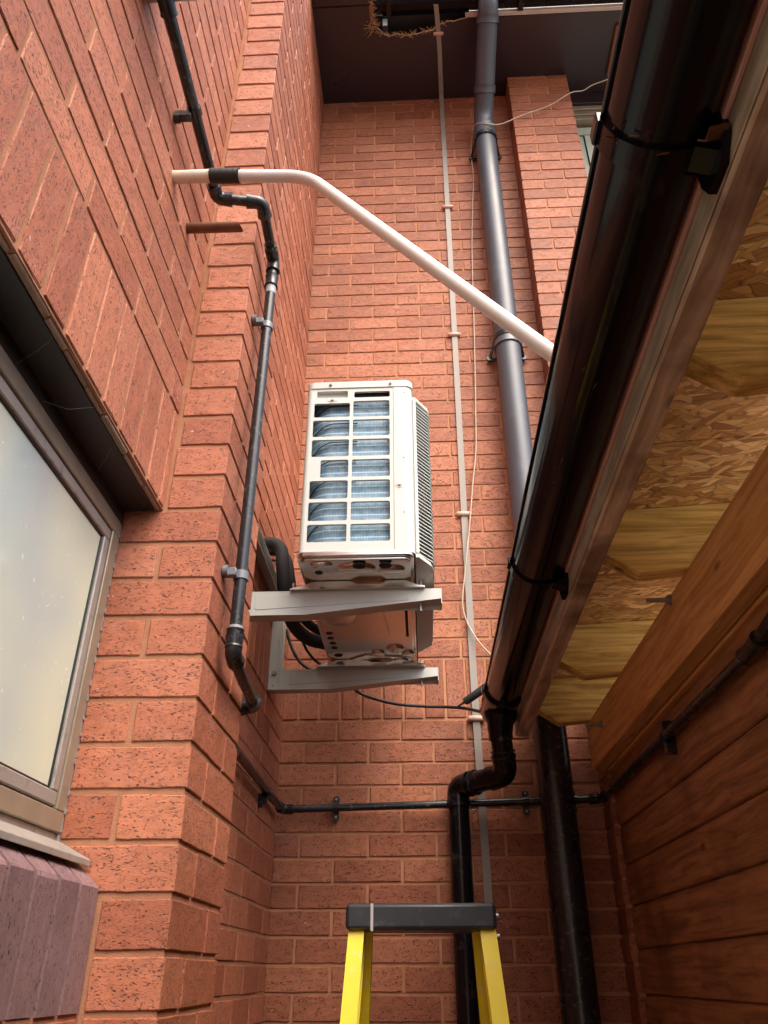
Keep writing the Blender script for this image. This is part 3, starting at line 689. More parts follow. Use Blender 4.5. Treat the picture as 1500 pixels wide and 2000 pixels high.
# ------------------------------------------------------------ waste pipe that wraps the pier
r = .0122
wp = thing('waste_pipe', 'thin black waste pipe wrapping the pier and running low along the walls', 'pipe', (-.445, .75, 1.5))
A = [(-.447, .70, 1.585), (-.447, 1.178, 1.572), (-.343, 1.195, 1.572), (-.343, 1.362, 1.560), (-.343, 1.362, .512), (-.350, 1.50, .506), (-.354, 1.648, .502), (-.462, 1.662, .490), (-.462, 2.700, .472), (.585, 2.705, .497), (.598, 2.66, .500), (.593, 1.34, .497), (.600, 1.16, .530), (.600, .80, .53)]
m = MB(); m.tube(bend(A, .016, 5), r, 20); m.build('pipe', 'blackpipe', wp, 40)
for i in (1, 2, 3, 4, 6, 7, 8, 9, 11):
    m = MB(); elbow(m, A[i-1], A[i], A[i+1], r+.0035, .036); 
    c = Vector(A[i])
    for q in (A[i-1], A[i+1]):
        d = (Vector(q)-c).normalized(); m.disc(c+d*.030+Vector((0, 0, 0))+Vector((.0, -.012, -.006)), .0034, 'Y', .006, 10)
    m.build('elbow', 'blackpipe', wp, 40)
m = MB(); sleeve(m, (-.447, .70, 1.585), (-.447, .775, 1.583), r+.004); sleeve(m, (-.343, 1.362, 1.505), (-.343, 1.362, 1.47), r+.003); sleeve(m, (-.343, 1.362, .56), (-.343, 1.362, .525), r+.0035); sleeve(m, (-.343, 1.31, 1.563), (-.343, 1.345, 1.561), r+.003)
m.each('coupling', 'blackpipe', wp, 40)
m = MB(); m.tube([(-.343, 1.362, .560), (-.343, 1.362, .567)], r+.0012, 20); m.build('solvent_smear', 'brass', wp, 40); m = MB(); m.tube([(-.343, 1.362, 1.468), (-.343, 1.362, 1.445)], [r+.0005, r+.0003], 20); m.build('solvent_smear', 'brass', wp, 40)
def clipv(x, y, z, wallx, m):      # clip on the pier side, pipe vertical
    m.tube([(x, y, z-.0085), (x, y, z+.0085)], r+.003, 20)
    m.box(wallx, x-.004, y-.026, y-.010, z-.0085, z+.0085, .002); m.disc((wallx+.007, y-.026, z), .011, 'X', .010, 16)
for z_ in (1.335, .672):
    m = MB(); clipv(-.343, 1.362, z_, XP, m); m.build('clip', 'clipgrey', wp, 40)
m = MB(); m.tube([(-.447, .957, 1.578), (-.447, .974, 1.578)], r+.003, 20); m.box(XW, -.450, .957, .974, 1.550, 1.57, .002); m.disc((XW+.007, .9655, 1.552), .010, 'X', .01, 16); m.build('clip', 'blackpipe', wp, 40)
for x_ in (-.284, .345, .50):
    zc = .4785+(x_+.28)*.021; m = MB(); m.tube([(x_-.0085, 2.703, zc), (x_+.0085, 2.703, zc)], r+.003, 20); m.box(x_-.0085, x_+.0085, YB-.014, YB-.001, zc-.026, zc+.026, .003)
    for s_ in (-1, 1): m.disc((x_, YB-.012, zc+s_*.028), .0105, 'Y', .018, 16); 
    cl = m.build('clip', 'blackpipe', wp, 40)
    m = MB()
    for s_ in (-1, 1): m.disc((x_, YB-.0225, zc+s_*.028), .0036, 'Y', .004, 10)
    m.each('screw', 'steel', cl, 40)
for y_ in (2.42, 1.93):
    m = MB(); m.tube([(-.462, y_-.008, .4715), (-.462, y_+.008, .4715)], r+.003, 20); m.box(XW, -.46, y_-.008, y_+.008, .44, .47, .002); m.disc((XW+.008, y_, .44), .011, 'X', .012, 16); m.build('clip', 'blackpipe', wp, 40)
for y_ in (1.93,):
    m = MB(); m.tube([(.594, y_-.009, .4955), (.594, y_+.009, .4955)], r+.003, 20); m.box(.59, .616, y_-.009, y_+.009, .455, .535, .003); m.build('clip', 'blackpipe', wp, 40)

# pale box where the waste pipe comes out, top left
bx = MB(); bx.box(XW, -.405, .66, .757, 1.605, 1.70, .006); bx.box(XW, -.392, .652, .762, 1.598, 1.612, .003); bx.disc((-.40, .752, 1.60), .008, 'X', .02, 12)
tag(bx.build('outlet_box', 'greyplastic', None, 40), 'pale pinkish grey plastic outlet box at the top left of the side wall', 'box')

# ------------------------------------------------------------ white overflow pipe
wo = thing('overflow_pipe', 'white overflow pipe stub taped and slanting down to the big gutter', 'pipe', (-.48, 1.02, 1.436)); r = .0128
Bv = Vector((-.205, 1.02, 1.420)); Ev = Vector((.2185, .90, .802)); Ev = Bv+(Ev-Bv)*1.035
m = MB(); m.tube(bend([(-.41, 1.02, 1.4333), Bv, Ev], .05, 12), r, 28); m.build('pipe', 'whitepipe', wo, 40)
m = MB(); m.tube([(-.500, 1.02, 1.4345), (-.398, 1.02, 1.4335)], r+.0008, 28); m.build('pipe_stub', 'oldwhite', wo, 40, label='old stub with flaking cream paint')
m = MB(); pts = []; rs = []
for i in range(22):
    t = i/21; pts.append((-.409+.062*t, 1.02, 1.4335-.003*t)); rs.append(r+.0028+random.uniform(-.0003, .0004))
m.tube(pts, rs, 28); m.build('tape', 'tape', wo, 60)
# copper coloured stub
sb = MB(); pts = [(-.50, 1.136, 1.418), (-.350, 1.136, 1.4165)]
n = 24; vs = []; fs = []; rr = .0118
for k in range(n):
    an = 2*math.pi*k/n; vs.append((-.50, 1.136+rr*math.cos(an), 1.418+rr*math.sin(an)))
for k in range(n):
    an = 2*math.pi*k/n; vs.append((-.371-rr*math.sin(an)*.8, 1.136+rr*math.cos(an), 1.4165+rr*math.sin(an)))
for k in range(n): fs.append((k, (k+1) % n, n+(k+1) % n, n+k))
fs.append(tuple(reversed(range(n))))
for k in range(n):
    an = 2*math.pi*k/n; vs.append((-.384-rr*math.sin(an)*.8, 1.136+rr*.8*math.cos(an), 1.4165+rr*.8*math.sin(an)))
for k in range(n): fs.append((n+k, n+(k+1) % n, 2*n+(k+1) % n, 2*n+k))
fs.append(tuple(2*n+k for k in range(n)))
sb.add(vs, fs); tag(sb.build('pipe_stub', 'copper', None, 40), 'short brown cut off pipe stub sticking out of the side wall below the white pipe', 'pipe')

# ------------------------------------------------------------ timber canopy
can = thing('timber_canopy', 'timber lean-to canopy with OSB roof seen from below on the right', 'canopy', (.6, 1.5, GRND))
CY0, CY1 = -3.6, 2.60  # near end extended unseen behind the camera; canopy, gutter, cladding shade the lower right
m = MB(); m.box(.3175, .358, CY0, CY1, .675, .815, .004); m.build('fascia', 'fascia', can); m = MB(); m.box(.3145, .3173, CY0, CY1, .679, .812, .001); m.build('fascia_skylit_face', 'skylit_face', can)  # thin layer added outside, paler so that side looks lit by the sky
m = MB(); m.box(.3085, .3142, CY0, CY1-.05, .7165, .80, .001); m.build('drip_strip', 'clip', can, label='thin pinkish strip between gutter and fascia')
m = MB(); m.box(.550, .595, CY0, 2.60, .565, .712, .004); m.build('beam', 'beam', can)
m = MB(); m.box(.5975, .640, CY0, 2.60, .561, .70, .004); m.build('beam', 'beam', can)
def raf(y0, y1):
    m = MB(); zb = lambda x: .702+.09*(x-.45); zt = lambda x: .851+.06*(x-.46)
    pts = [(.3585, .768), (.455, zb(.455)), (1.35, zb(1.35)), (1.35, zt(1.35)), (.3585, zt(.3585))]
    m.prism(pts, 'Y', y0, y1); o = m.build('rafter', 'rafter', can); 
    md = o.modifiers.new('bevel', 'BEVEL'); md.width = .002; md.segments = 1
    return o
for yy in (2.541, 2.075, 1.442, .842, .23, -.38, -.98, -1.58, -2.18, -2.78, -3.4): raf(yy, yy+.045)
m = MB(); zt = lambda x: .8515+.06*(x-.46)
m.prism([(.335, zt(.335)), (1.38, zt(1.38)), (1.38, zt(1.38)+.018), (.335, zt(.335)+.018)], 'Y', CY0, 1.2); m.prism([(.335, zt(.335)), (1.38, zt(1.38)), (1.38, zt(1.38)+.018), (.335, zt(.335)+.018)], 'Y', 1.203, 2.588)
m.build('roof_deck', 'osb', can)
m = MB(); m.prism([(.300, zt(.30)+.0185), (1.42, zt(1.42)+.0185), (1.42, zt(1.42)+.024), (.300, zt(.30)+.024)], 'Y', CY0, 2.589); m.build('roof_felt', 'felt', can)
for y_, z_ in ((2.375, .652), (1.575, .700)):
    m = MB(); m.tube([(.552, y_, z_), (.499, y_+.0, z_-.001)], .0048, 10); hx = []
    m.tube([(.549, y_, z_), (.5405, y_, z_)], .0095, 6); m.tube([(.5495, y_, z_), (.5475, y_, z_)], .0125, 18)
    m.build('bolt', 'steel', can, 30)
# posts out of sight that carry the beam
m = MB(); m.box(.642, .735, CY0, CY0+.09, GRND, .70, .004); m.box(.642, .735, 2.45, 2.54, GRND, .70, .004); m.each('post', 'beam', can)

# log-lap clad wall
cw = MB(); bh = .1115; z = .3995+bh*2
prof = []
while z > GRND+.02:
    zb_ = max(z-bh, GRND)
    # one board: rounded top lap, flat face, small V joint
    p = [(.660, z), (.6245, z-.000), (.6185, z-.006), (.6155, z-.016), (.6145, z-.04), (.6145, zb_+.012), (.6175, zb_+.004), (.6225, zb_+.0012), (.660, zb_+.0012)]
    cw.prism(p, 'Y', CY0-.3, 2.6225)
    z -= bh
tag(cw.build('clad_wall', 'clad', None, 25), 'wall of wide orange brown timber boards under the canopy at lower right', 'wall')

# ------------------------------------------------------------ canopy gutter and its downpipe
gt = thing('roof_gutter', 'large black half round gutter along the canopy edge', 'gutter', (.261, 1.5, .70))
gr, gcx, gcz = .056, .261, .759
def gut_profile(r0, r1, a0=180, a1=360, n=26):
    o_ = [(gcx+r1*math.cos(R(a0+(a1-a0)*i/n)), gcz+r1*math.sin(R(a0+(a1-a0)*i/n))) for i in range(n+1)]
    i_ = [(gcx+r0*math.cos(R(a0+(a1-a0)*i/n)), gcz+r0*math.sin(R(a0+(a1-a0)*i/n))) for i in range(n, -1, -1)]
    return o_+i_
m = MB(); m.prism(gut_profile(gr-.0025, gr), 'Y', CY0, 2.36)
m.box(gcx-gr-.004, gcx-gr+.002, CY0, 2.36, gcz-.001, gcz+.005, .0015); m.build('channel', 'black', gt, 30)
def gbr(yc, w=.028):
    m = MB(); m.prism(gut_profile(gr+.0005, gr+.0055), 'Y', yc-w/2, yc+w/2)
    m.box(gcx-gr-.010, gcx-gr+.001, yc-w/2, yc+w/2, gcz-.010, gcz+.008, .002)
    # plate and gusset fixing it to the fascia
    m.prism([(gcx+.020, gcz-.055), (.3110, gcz-.066), (.3110, gcz+.0), (gcx+.05, gcz-.02)], 'Y', yc-w*.5, yc+w*.5)
    m.prism([(yc-.034, gcz+.005), (yc+.034, gcz+.005), (yc+.036, gcz-.055), (yc+.026, gcz-.078), (yc-.010, gcz-.080), (yc-.032, gcz-.06)], 'X', .3060, .3140)
    for s_ in (-1, 1): m.disc((.305, yc+s_*.02, gcz-.055), .006, 'X', .005, 10)
    m.build('bracket', 'black', gt, 35)
for yc in (1.497, .503, -.5, -1.5, -2.5, -3.4): gbr(yc)
m = MB()
for i in range(7):
    an = R(random.uniform(205, 330)); yy = .487+random.uniform(-.006, .010); rr = gr+.0062
    a = Vector((gcx+rr*math.cos(an), yy, gcz+rr*math.sin(an))); d = Vector((random.uniform(-.014, .014), random.uniform(-.010, .004), random.uniform(-.008, .001)))
    m.tube([a, a+d*.5, a+d], [.0012, .0010, .0004], 5)
m.prism([(gcx+.030, gcz-.0600), (gcx+.050, gcz-.0545), (gcx+.0505, gcz-.0580), (gcx+.0305, gcz-.0635)], 'Y', .466, .480)
for i in range(6):
    an = R(random.uniform(235, 300)); yy = random.uniform(.7, 1.2); rr = gr+.0006
    a = Vector((gcx+rr*math.cos(an), yy, gcz+rr*math.sin(an))); d = Vector((random.uniform(-.004, .004), random.uniform(-.012, .012), -.0006)); m.tube([a, a+d], .00035, 4)
m.each('leaf_litter', 'copper', gt)
m = MB(); m.prism(gut_profile(gr+.0005, gr+.0045), 'Y', 2.33, 2.565)
m.prism(gut_profile(.001, gr+.004), 'Y', 2.565, 2.569)
for yc in (2.34, 2.355): m.prism(gut_profile(gr+.0045, gr+.009), 'Y', yc-.004, yc+.004)
m.box(gcx-gr-.012, gcx-gr+.001, 2.33, 2.37, gcz-.012, gcz+.008, .002)
m.tube([(gcx-.004, 2.47, gcz-.04), (gcx-.004, 2.47, gcz-.058), (gcx-.006, 2.475, gcz-.075), (gcx-.008, 2.48, gcz-.10)], [.055, .052, .042, .039], 32)
m.build('outlet', 'black', gt, 35)

dp = thing('downpipe', 'glossy black downpipe with offset bend leading from gutter outlet down behind the ladder', 'downpipe', (.118, 2.695, GRND)); r = .034
O0 = (gcx-.008, 2.482, .672); O1 = (.266, 2.530, .542); O2 = (.122, 2.690, .536); O3 = (.118, 2.695, GRND)
m = MB(); m.tube(bend([O0, O1, O2, O3], [.05, .05], 14), r, 36); m.build('pipe', 'black', dp, 40)
m = MB(); elbow(m, O0, O1, O2, r+.0035, .062, 36); elbow(m, O1, O2, O3, r+.0035, .062, 36); sleeve(m, O0, Vector(O0).lerp(Vector(O1), .25), r+.004, 36)
m.each('elbow', 'black', dp, 40)
m = MB()
for a, c, t in ((O0, O1, .50), (O0, O1, .63), (O1, O2, .62), (O1, O2, .74)):
    p = Vector(a).lerp(Vector(c), t); d = (Vector(c)-Vector(a)).normalized()*.0025; m.tube([p-d, p+d], r+.006, 36)
m.each('ring_seal', 'blackpipe', dp, 40)

# ------------------------------------------------------------ air conditioner
ac = thing('air_conditioner', 'off-white outdoor air conditioner unit carried on two wall brackets', 'air conditioner', (-.145, 2.1, .875))
AX0, AX1, AY0, AY1, AZ0, AZ1 = -.290, .000, 1.690, 2.515, .875, 1.437
def rrect(x0, x1, z0, z1, r_, n=4):
    pts = []
    for cx_, cz_, a in ((x1-r_, z1-r_, 0), (x0+r_, z1-r_, 90), (x0+r_, z0+r_, 180), (x1-r_, z0+r_, 270)):
        for k in range(n+1): an = R(a+90*k/n); pts.append((cx_+r_*math.cos(an), cz_+r_*math.sin(an)))
    return pts
def panel_cell(m, X0, X1, Z0_, Z1_, hole_, y, depth=.007, r_=.006, n=4):
    if hole_ is None:
        m.add([(X0, y, Z0_), (X1, y, Z0_), (X1, y, Z1_), (X0, y, Z1_)], [(0, 1, 2, 3)]); return
    hx0, hx1, hz0, hz1 = hole_; pr = rrect(hx0, hx1, hz0, hz1, r_, n); N = len(pr)
    corners = [(X1, Z1_), (X0, Z1_), (X0, Z0_), (X1, Z0_)]
    vs = [(p[0], y, p[1]) for p in pr]+[(c[0], y, c[1]) for c in corners]+[(p[0]*1, y+depth, p[1]) for p in pr]
    fs = []
    for c in range(4):
        for k in range(n): a = c*(n+1)+k; fs.append((N+c, a, a+1))
        a = c*(n+1)+n; nx = ((c+1) % 4)*(n+1); fs.append((N+c, a, nx, N+(c+1) % 4))
    for k in range(N): fs.append((k, (k+1) % N, N+4+(k+1) % N, N+4+k)[::-1])
    fs = [tuple(reversed(f)) for f in fs[:-N]]+fs[-N:]
    m.add(vs, fs)
m = MB(); y = AY0
tops = [1.367, 1.3025, 1.237, 1.171, 1.1058, 1.0405, .9745]; hh = [.055]*7
hh[-1] = .050
XA, XM, XB_ = AX0+.012, -.1665, -.052
zc = [AZ1-.022]
# right column
prev = AZ1-.022
cells = [( -.160, -.061, 1.379, 1.400)]+[(-.162, -.062, t-h, t) for t, h in zip(tops, hh)]
bounds = [AZ1-.022, 1.373]+[t-.055-.005 for t in tops[:-1]]+[.905]
for i, c in enumerate(cells): panel_cell(m, XM, XB_, bounds[i+1], bounds[i], c, y, r_=.005)
# left column
ltop = [(-.270, -.171, 1.313, 1.361)]+[(-.271, -.171, t-h, t) for t, h in zip(tops[1:], hh[1:])]
ltop[3] = (-.245, -.171, 1.116, 1.171)
lb = [1.371, 1.3075]+[t-.055-.005 for t in tops[1:-1]]+[.905]
for i, c in enumerate(ltop): panel_cell(m, XA, XM, lb[i+1], lb[i], c, y, r_=.005)
panel_cell(m, XA, XM, 1.371, AZ1-.022, (-.264, -.178, 1.380, 1.404), y, depth=.012, r_=.003)
# lower plain strip, rear corner strip, rounded corner to the front, rear, far side
panel_cell(m, XA, XB_, .897, .905, None, y)
def strip(m, prof_, z0, z1):
    vs = [(p[0], p[1], z0) for p in prof_]+[(p[0], p[1], z1) for p in prof_]; N = len(prof_)
    m.add(vs, [(i, i+1, N+i+1, N+i) for i in range(N-1)])
lc = [(AX0, AY1)]+[(AX0+.012-.012*math.cos(R(a)), AY0+.012-.012*math.sin(R(a))) for a in range(0, 91, 15)]
strip(m, lc, .897, AZ1-.022)
casing = m.build('side_panel', 'offwhite', ac, 35)
m = MB(); m.box(-.264, -.178, AY0+.0122, AY0+.0135, 1.38, 1.404); m.box(-.235, -.205, AY0-.001, AY0+.006, 1.3665, 1.3795, .002); m.build('handle_recess', 'offwhite_d', casing, 35)
m = MB(); rc = [(XB_+.001, AY0-.0012)]+[(AX1-.022+.022*math.sin(R(a)), AY0-.0012+.022-.022*math.cos(R(a))) for a in range(0, 91, 10)]+[(AX1, AY1)]
strip(m, rc, .893, AZ1-.021); m.add([(XB_+.001, AY0-.0012, .893), (XB_+.001, AY0-.0012, AZ1-.021), (XB_+.001, AY0+.004, AZ1-.021), (XB_+.001, AY0+.004, .893)], [(0, 1, 2, 3)])
m.box(AX0, AX1, AY1-.002, AY1, .893, AZ1-.021)
fp = m.build('front_panel', 'offwhite', ac, 35)
m = MB(); ms = rrect(AX0-.002, AX1+.002, AY0-.003, AY1+.002, .020, 6)
m.prism(ms, 'Z', AZ1-.024, AZ1-.004); ms2 = rrect(AX0+.001, AX1-.001, AY0+.0, AY1-.001, .020, 6); m.prism(ms2, 'Z', AZ1-.0045, AZ1); m.build('top_cover', 'offwhite', ac, 35)
m = MB()
for x_, z_ in ((-.226, 1.424), (-.059, 1.424)): m.disc((x_, AY0-.005, z_), .0042, 'Y', .005, 12); m.disc((x_, AY0-.008, z_), .0022, 'Y', .003, 6)
m.disc((-.036, AY0-.0035, 1.089), .0045, 'Y', .005, 12); m.disc((-.220, AY0-.003, 1.373), .004, 'Y', .005, 12); m.each('screw', 'steel', ac, 35)
m = MB()
for x_, z_ in ((-.021, 1.390), (-.025, 1.172), (-.027, 1.005)): m.disc((x_, AY0-.0013, z_), .0016, 'Y', .001, 10)
m.each('rivet_hole', 'dark_in', ac)
m = MB(); m.tube([(-.036, AY0-.0014, 1.089), (-.036, AY0-.0024, 1.089)], [.0125, .0085], 24); m.build('dimple', 'offwhite_d', ac, 60)
# coil
m = MB(); uvs = []
cy_ = AY0+.020; prof_ = [(AX1-.03, cy_), (-.15, cy_), (-.218, cy_+.001)]
cr_ = .068
for a in range(0, 91, 6): prof_.append((-.218-cr_*math.sin(R(a)), cy_+.001+cr_*(1-math.cos(R(a)))))
prof_.append((-.28, AY1-.02))
vs = []; fs = []; N = len(prof_); acc = 0; us = [0]
for i in range(1, N): acc += math.dist(prof_[i-1], prof_[i]); us.append(acc)
for zz in (AZ0+.03, AZ1-.045): vs += [(p[0], p[1], zz) for p in prof_]
m.add(vs, [(i, N+i, N+i+1, i+1) for i in range(N-1)])
co = m.build('coil', 'coil', ac, 40); uvl = co.data.uv_layers.new(name='metric')
for lp in co.data.loops:
    i = lp.vertex_index; uvl.data[lp.index].uv = (us[i % N], 0 if i < N else AZ1-.045-AZ0-.03)
m = MB(); m.box(AX0+.004, AX1-.012, AY0+.13, AY1-.01, AZ0+.02, AZ1-.03); m.box(AX0+.014, AX1-.030, AY0+.014, AY0+.12, AZ1-.0445, AZ1-.030); m.build('inner_baffle', 'dark_in', ac)
# arcs of the wire guard behind the left openings
m = MB()
for k in range(9):
    zc_ = .93+k*.062; pts = []
    for a in range(0, 91, 9): pts.append((-.218-.066*math.sin(R(a)), cy_-.001+.066*(1-math.cos(R(a)))-.003*math.cos(R(a)), zc_-.045*(a/90.)**1.3))
    m.tube([(-.15, cy_-.004, zc_)]+pts, .0016, 6, rb=1)
m.each('guard_wire', 'lintel', ac, 60)
# base pan and underside with pressed shapes
m = MB(); ms = rrect(AX0-.003, AX1-.004, AY0-.004, AY1, .022, 6)
m.prism(ms, 'Z', AZ0+.008, AZ0+.022)
ms = rrect(AX0+.003, AX1-.012, AY0+.005, AY1-.01, .020, 6); m.prism(ms, 'Z', AZ0, AZ0+.009)
pan = m.build('base_pan', 'galv', ac, 35); md = pan.modifiers.new('bevel', 'BEVEL'); md.width = .003; md.segments = 3; md.limit_method = 'ANGLE'
m = MB()
def boss(x_, y_, rx, ry, h=.004, z=AZ0):
    n = 28; vs = []; fs = []
    for j, (s_, dz) in enumerate(((1, .0), (.90, -h*.8), (.82, -h), (0.001, -h*1.02))):
        for k in range(n): an = 2*math.pi*k/n; vs.append((x_+rx*s_*math.cos(an), y_+ry*s_*math.sin(an), z+dz+.0003))
    for j in range(3):
        for k in range(n): fs.append((j*n+k, j*n+(k+1) % n, (j+1)*n+(k+1) % n, (j+1)*n+k)[::-1])
    m.add(vs, fs)
boss(-.07, 2.30, .030, .030, .007); boss(-.07, 2.30, .012, .012, .011); boss(-.125, 2.335, .024, .024, .006); boss(-.03, 2.345, .022, .026, .006); boss(-.055, 2.395, .030, .018, .008)
boss(-.15, 1.74, .052, .028, .006); boss(-.225, 2.02, .055, .085, .010); boss(-.16, 2.41, .05, .03, .006); boss(-.235, 1.715, .03, .012, .005); boss(-.06, 1.75, .035, .022, .006)
m.prism([(-.115, 1.96), (-.10, 1.96), (-.082, 2.17), (-.085, 2.19), (-.098, 2.20)], 'Z', AZ0-.008, AZ0+.001)
m.prism([(-.165, 2.345), (-.02, 2.375), (-.03, 2.40), (-.18, 2.42), (-.215, 2.45), (-.235, 2.40)], 'Z', AZ0-.004, AZ0+.001)
m.each('pressed_boss', 'galv', pan, 40)
m = MB()
for x_, y_, a_ in ((-.262, 2.165, .010), (-.262, 2.205, .010), (-.260, 2.245, .010), (-.259, 2.285, .010), (-.252, 2.350, .014)): m.disc((x_, y_, AZ0-.0003), a_, 'Z', .0012, 20)
m.box(-.034, -.026, 2.00, 2.20, AZ0-.0012, AZ0+.001)
for x_, y_, a_ in ((-.140, 1.715, .016), (-.075, 1.715, .016), (-.245, 1.76, .010)): m.disc((x_, y_, AZ0-.0063 if x_ > -.2 else AZ0-.0003), a_, 'Z', .0016, 20, )
m.each('drain_hole', 'dark_in', pan, 40)
# feet
for fy in (1.83, 2.41):
    m = MB()
    m.prism([(AX0-.035, AZ0-.0205), (AX0-.02, AZ0-.0165), (AX0+.03, AZ0-.002), (AX0+.12, AZ0-.002), (AX0+.14, AZ0-.012), (AX0+.20, AZ0-.012), (AX0+.215, AZ0-.002), (AX1-.03, AZ0-.002), (AX1+.005, AZ0-.016), (AX1+.022, AZ0-.0185), (AX1+.022, AZ0-.0215), (AX0-.035, AZ0-.0225)], 'Y', fy-.022, fy+.022)
    m.build('foot', 'galv', ac, 20)
# louvred fan guard bulging from the front
m = MB(); g0, g1, gz0, gz1 = 1.735, 2.385, .905, 1.392; cd = .055; GX = .047
pl = [(AX1+.003, g0), (GX-.006, g0+cd-.004), (GX, g0+cd+.006), (GX, g1-cd), (AX1+.003, g1)]
m.prism([(AX1+.0005, g0-.010), (AX1+.008, g0-.010), (GX-.008, g0+cd-.012), (GX-.008, g1-cd), (AX1+.003, g1+.008), (AX1+.0005, g1+.008)], 'Z', gz0-.006, gz0)
m.prism([(AX1+.0005, g0-.010), (AX1+.008, g0-.010), (GX-.004, g0+cd-.012), (GX, g0+cd+.01), (GX, g1-cd), (AX1+.003, g1+.008), (AX1+.0005, g1+.008)], 'Z', gz1, gz1+.010)
m.box(AX1+.0008, AX1+.010, g0-.012, g0+.004, gz0, gz1, .002)
nl = 44
for i in range(nl):
    z0 = gz0+.003+(gz1-gz0-.004)*i/nl; d = (gz1-gz0)/nl
    # a slat follows the plan outline, tilted down outwards
    inner = [(AX1+.004, g0+.002), (GX-.010, g0+cd), (GX-.006, g0+cd+.01), (GX-.006, g1-cd), (AX1+.004, g1-.004)]
    outer = [(AX1+.006, g0-.004), (GX-.003, g0+cd-.008), (GX+.001, g0+cd+.008), (GX+.001, g1-cd+.003), (AX1+.006, g1+.003)]
    vs = [(p[0], p[1], z0+d*.95) for p in inner]+[(p[0], p[1], z0+d*.25) for p in outer]+[(p[0], p[1], z0+d*.05) for p in outer]+[(p[0], p[1], z0+d*.75) for p in inner]
    N = 5; fs = []
    for r_ in range(3):
        for k in range(N-1): fs.append((r_*N+k, (r_+1)*N+k, (r_+1)*N+k+1, r_*N+k+1)[::-1])
    m.add(vs, fs)
m.build('fan_guard', 'offwhite_d', ac, 20)
m = MB(); m.box(AX1+.0004, AX1+.0035, g0+.006, g1-.006, gz0, gz1); m.build('fan_recess', 'offwhite_d', ac)
m = MB(); m.prism([(AX1+.001, g0-.010), (AX1+.008, g0-.010), (GX-.006, g0+cd-.012), (GX-.002, g0+cd+.01), (GX-.002, g1-cd), (AX1+.003, g1+.006), (AX1+.001, g1+.006)], 'Z', gz0-.0105, gz0-.0065); m.build('fan_guard_base', 'offwhite_d', ac, 20)

# ------------------------------------------------------------ wall bracket
br = thing('wall_bracket', 'cream painted steel wall bracket frame under the air conditioner', 'bracket', (XW, 2.1, .79))
def arm(yc):
    m = MB(); t = .002; zT = .852; x0, x1 = XW+.001, .063
    face = [(x0, .790), (-.285, .790), (x1, zT-.024), (x1, zT), (x0, zT)]
    m.prism(face, 'Y', yc-.0, yc+t)
    # lower flange folded back, set under the face
    vs = []
    for (xa, za) in ((x0, .790), (-.285, .790), (x1, zT-.024)):
        vs += [(xa, yc, za), (xa, yc+.042, za), (xa, yc, za-t), (xa, yc+.042, za-t)]
    fs = []
    for i in range(2):
        a = i*4; c = a+4; fs += [(a+2, c+2, c+3, a+3), (a, a+1, c+1, c), (a, c, c+2, a+2), (a+1, a+3, c+3, c+1)]
    fs += [(0, 2, 3, 1), (8, 9, 11, 10)]
    m.add(vs, fs)
    m.box(x0, x1, yc, yc+.042, zT+.0002, zT+.0022)
    # returned lip at the tip
    m.box(x1-.0005, x1+.0015, yc+.0, yc+.042, zT-.040, zT+.002); m.box(-.285, x1, yc+.0405, yc+.0425, zT-.040, zT-.0005)
    o = m.build('arm', 'offwhite', br, 20)
    m = MB(); rp = rrect(-.415, -.02, .803, zT-.008, .006, 3); rp = [(x_, max(z_, .803+max(0, (x_+.285))*.075)) for x_, z_ in rp]
    m.prism(rp, 'Y', yc-.0012, yc+.0005); q = m.build('pressed_panel', 'offwhite', o, 30); md = q.modifiers.new('bevel', 'BEVEL'); md.width = .0011; md.segments = 2
    return o
def upright(yc):
    m = MB(); z1 = 1.17
    m.box(XW+.0005, XW+.0025, yc, yc+.042, .79, z1); m.box(XW+.0025, XW+.040, yc-.0022, yc-.0002, .787, z1, .0008); m.box(XW+.0025, XW+.040, yc+.0425, yc+.0445, .80, z1)
    m.box(XW+.030, XW+.0385, yc-.0035, yc-.0023, .81, z1-.02, .0005)
    o = m.build('upright', 'offwhite', br, 20)
    m = MB()
    m.disc((XW+.020, yc-.005, .842), .006, 'Y', .005, 6); m.disc((XW+.020, yc-.0035, .842), .0085, 'Y', .002, 16); 
    m.build('bolt', 'steel', o, 30); m = MB(); m.disc((XW+.018, yc-.0024, .801), .0022, 'Y', .002, 10); m.build('bolt_hole', 'dark_in', o)
arm(1.822); arm(2.42); upright(1.822); upright(2.42)
m = MB(); m.box(XW+.001, XW+.004, 1.70, 2.46, 1.095, 1.135); m.box(XW+.004, XW+.028, 1.70, 2.46, 1.092, 1.0945); m.box(XW+.004, XW+.028, 1.70, 2.46, 1.1355, 1.138); m.build('crossbar', 'offwhite', br)
for fy in (1.843, 2.441):
    for x_ in (-.322, .010):
        m = MB(); m.tube([(x_, fy, .80), (x_, fy, .885)], .0042, 10); m.tube([(x_, fy, .8615), (x_, fy, .8685)], .008, 6); m.disc((x_, fy, .861), .012, 'Z', .0025, 16); m.build('stud', 'steel', br, 30)
        m = MB(); m.tube([(x_, fy, .8545), (x_, fy, .8600)], .016, 18); m.build('rubber_washer', 'foam', br, 30)

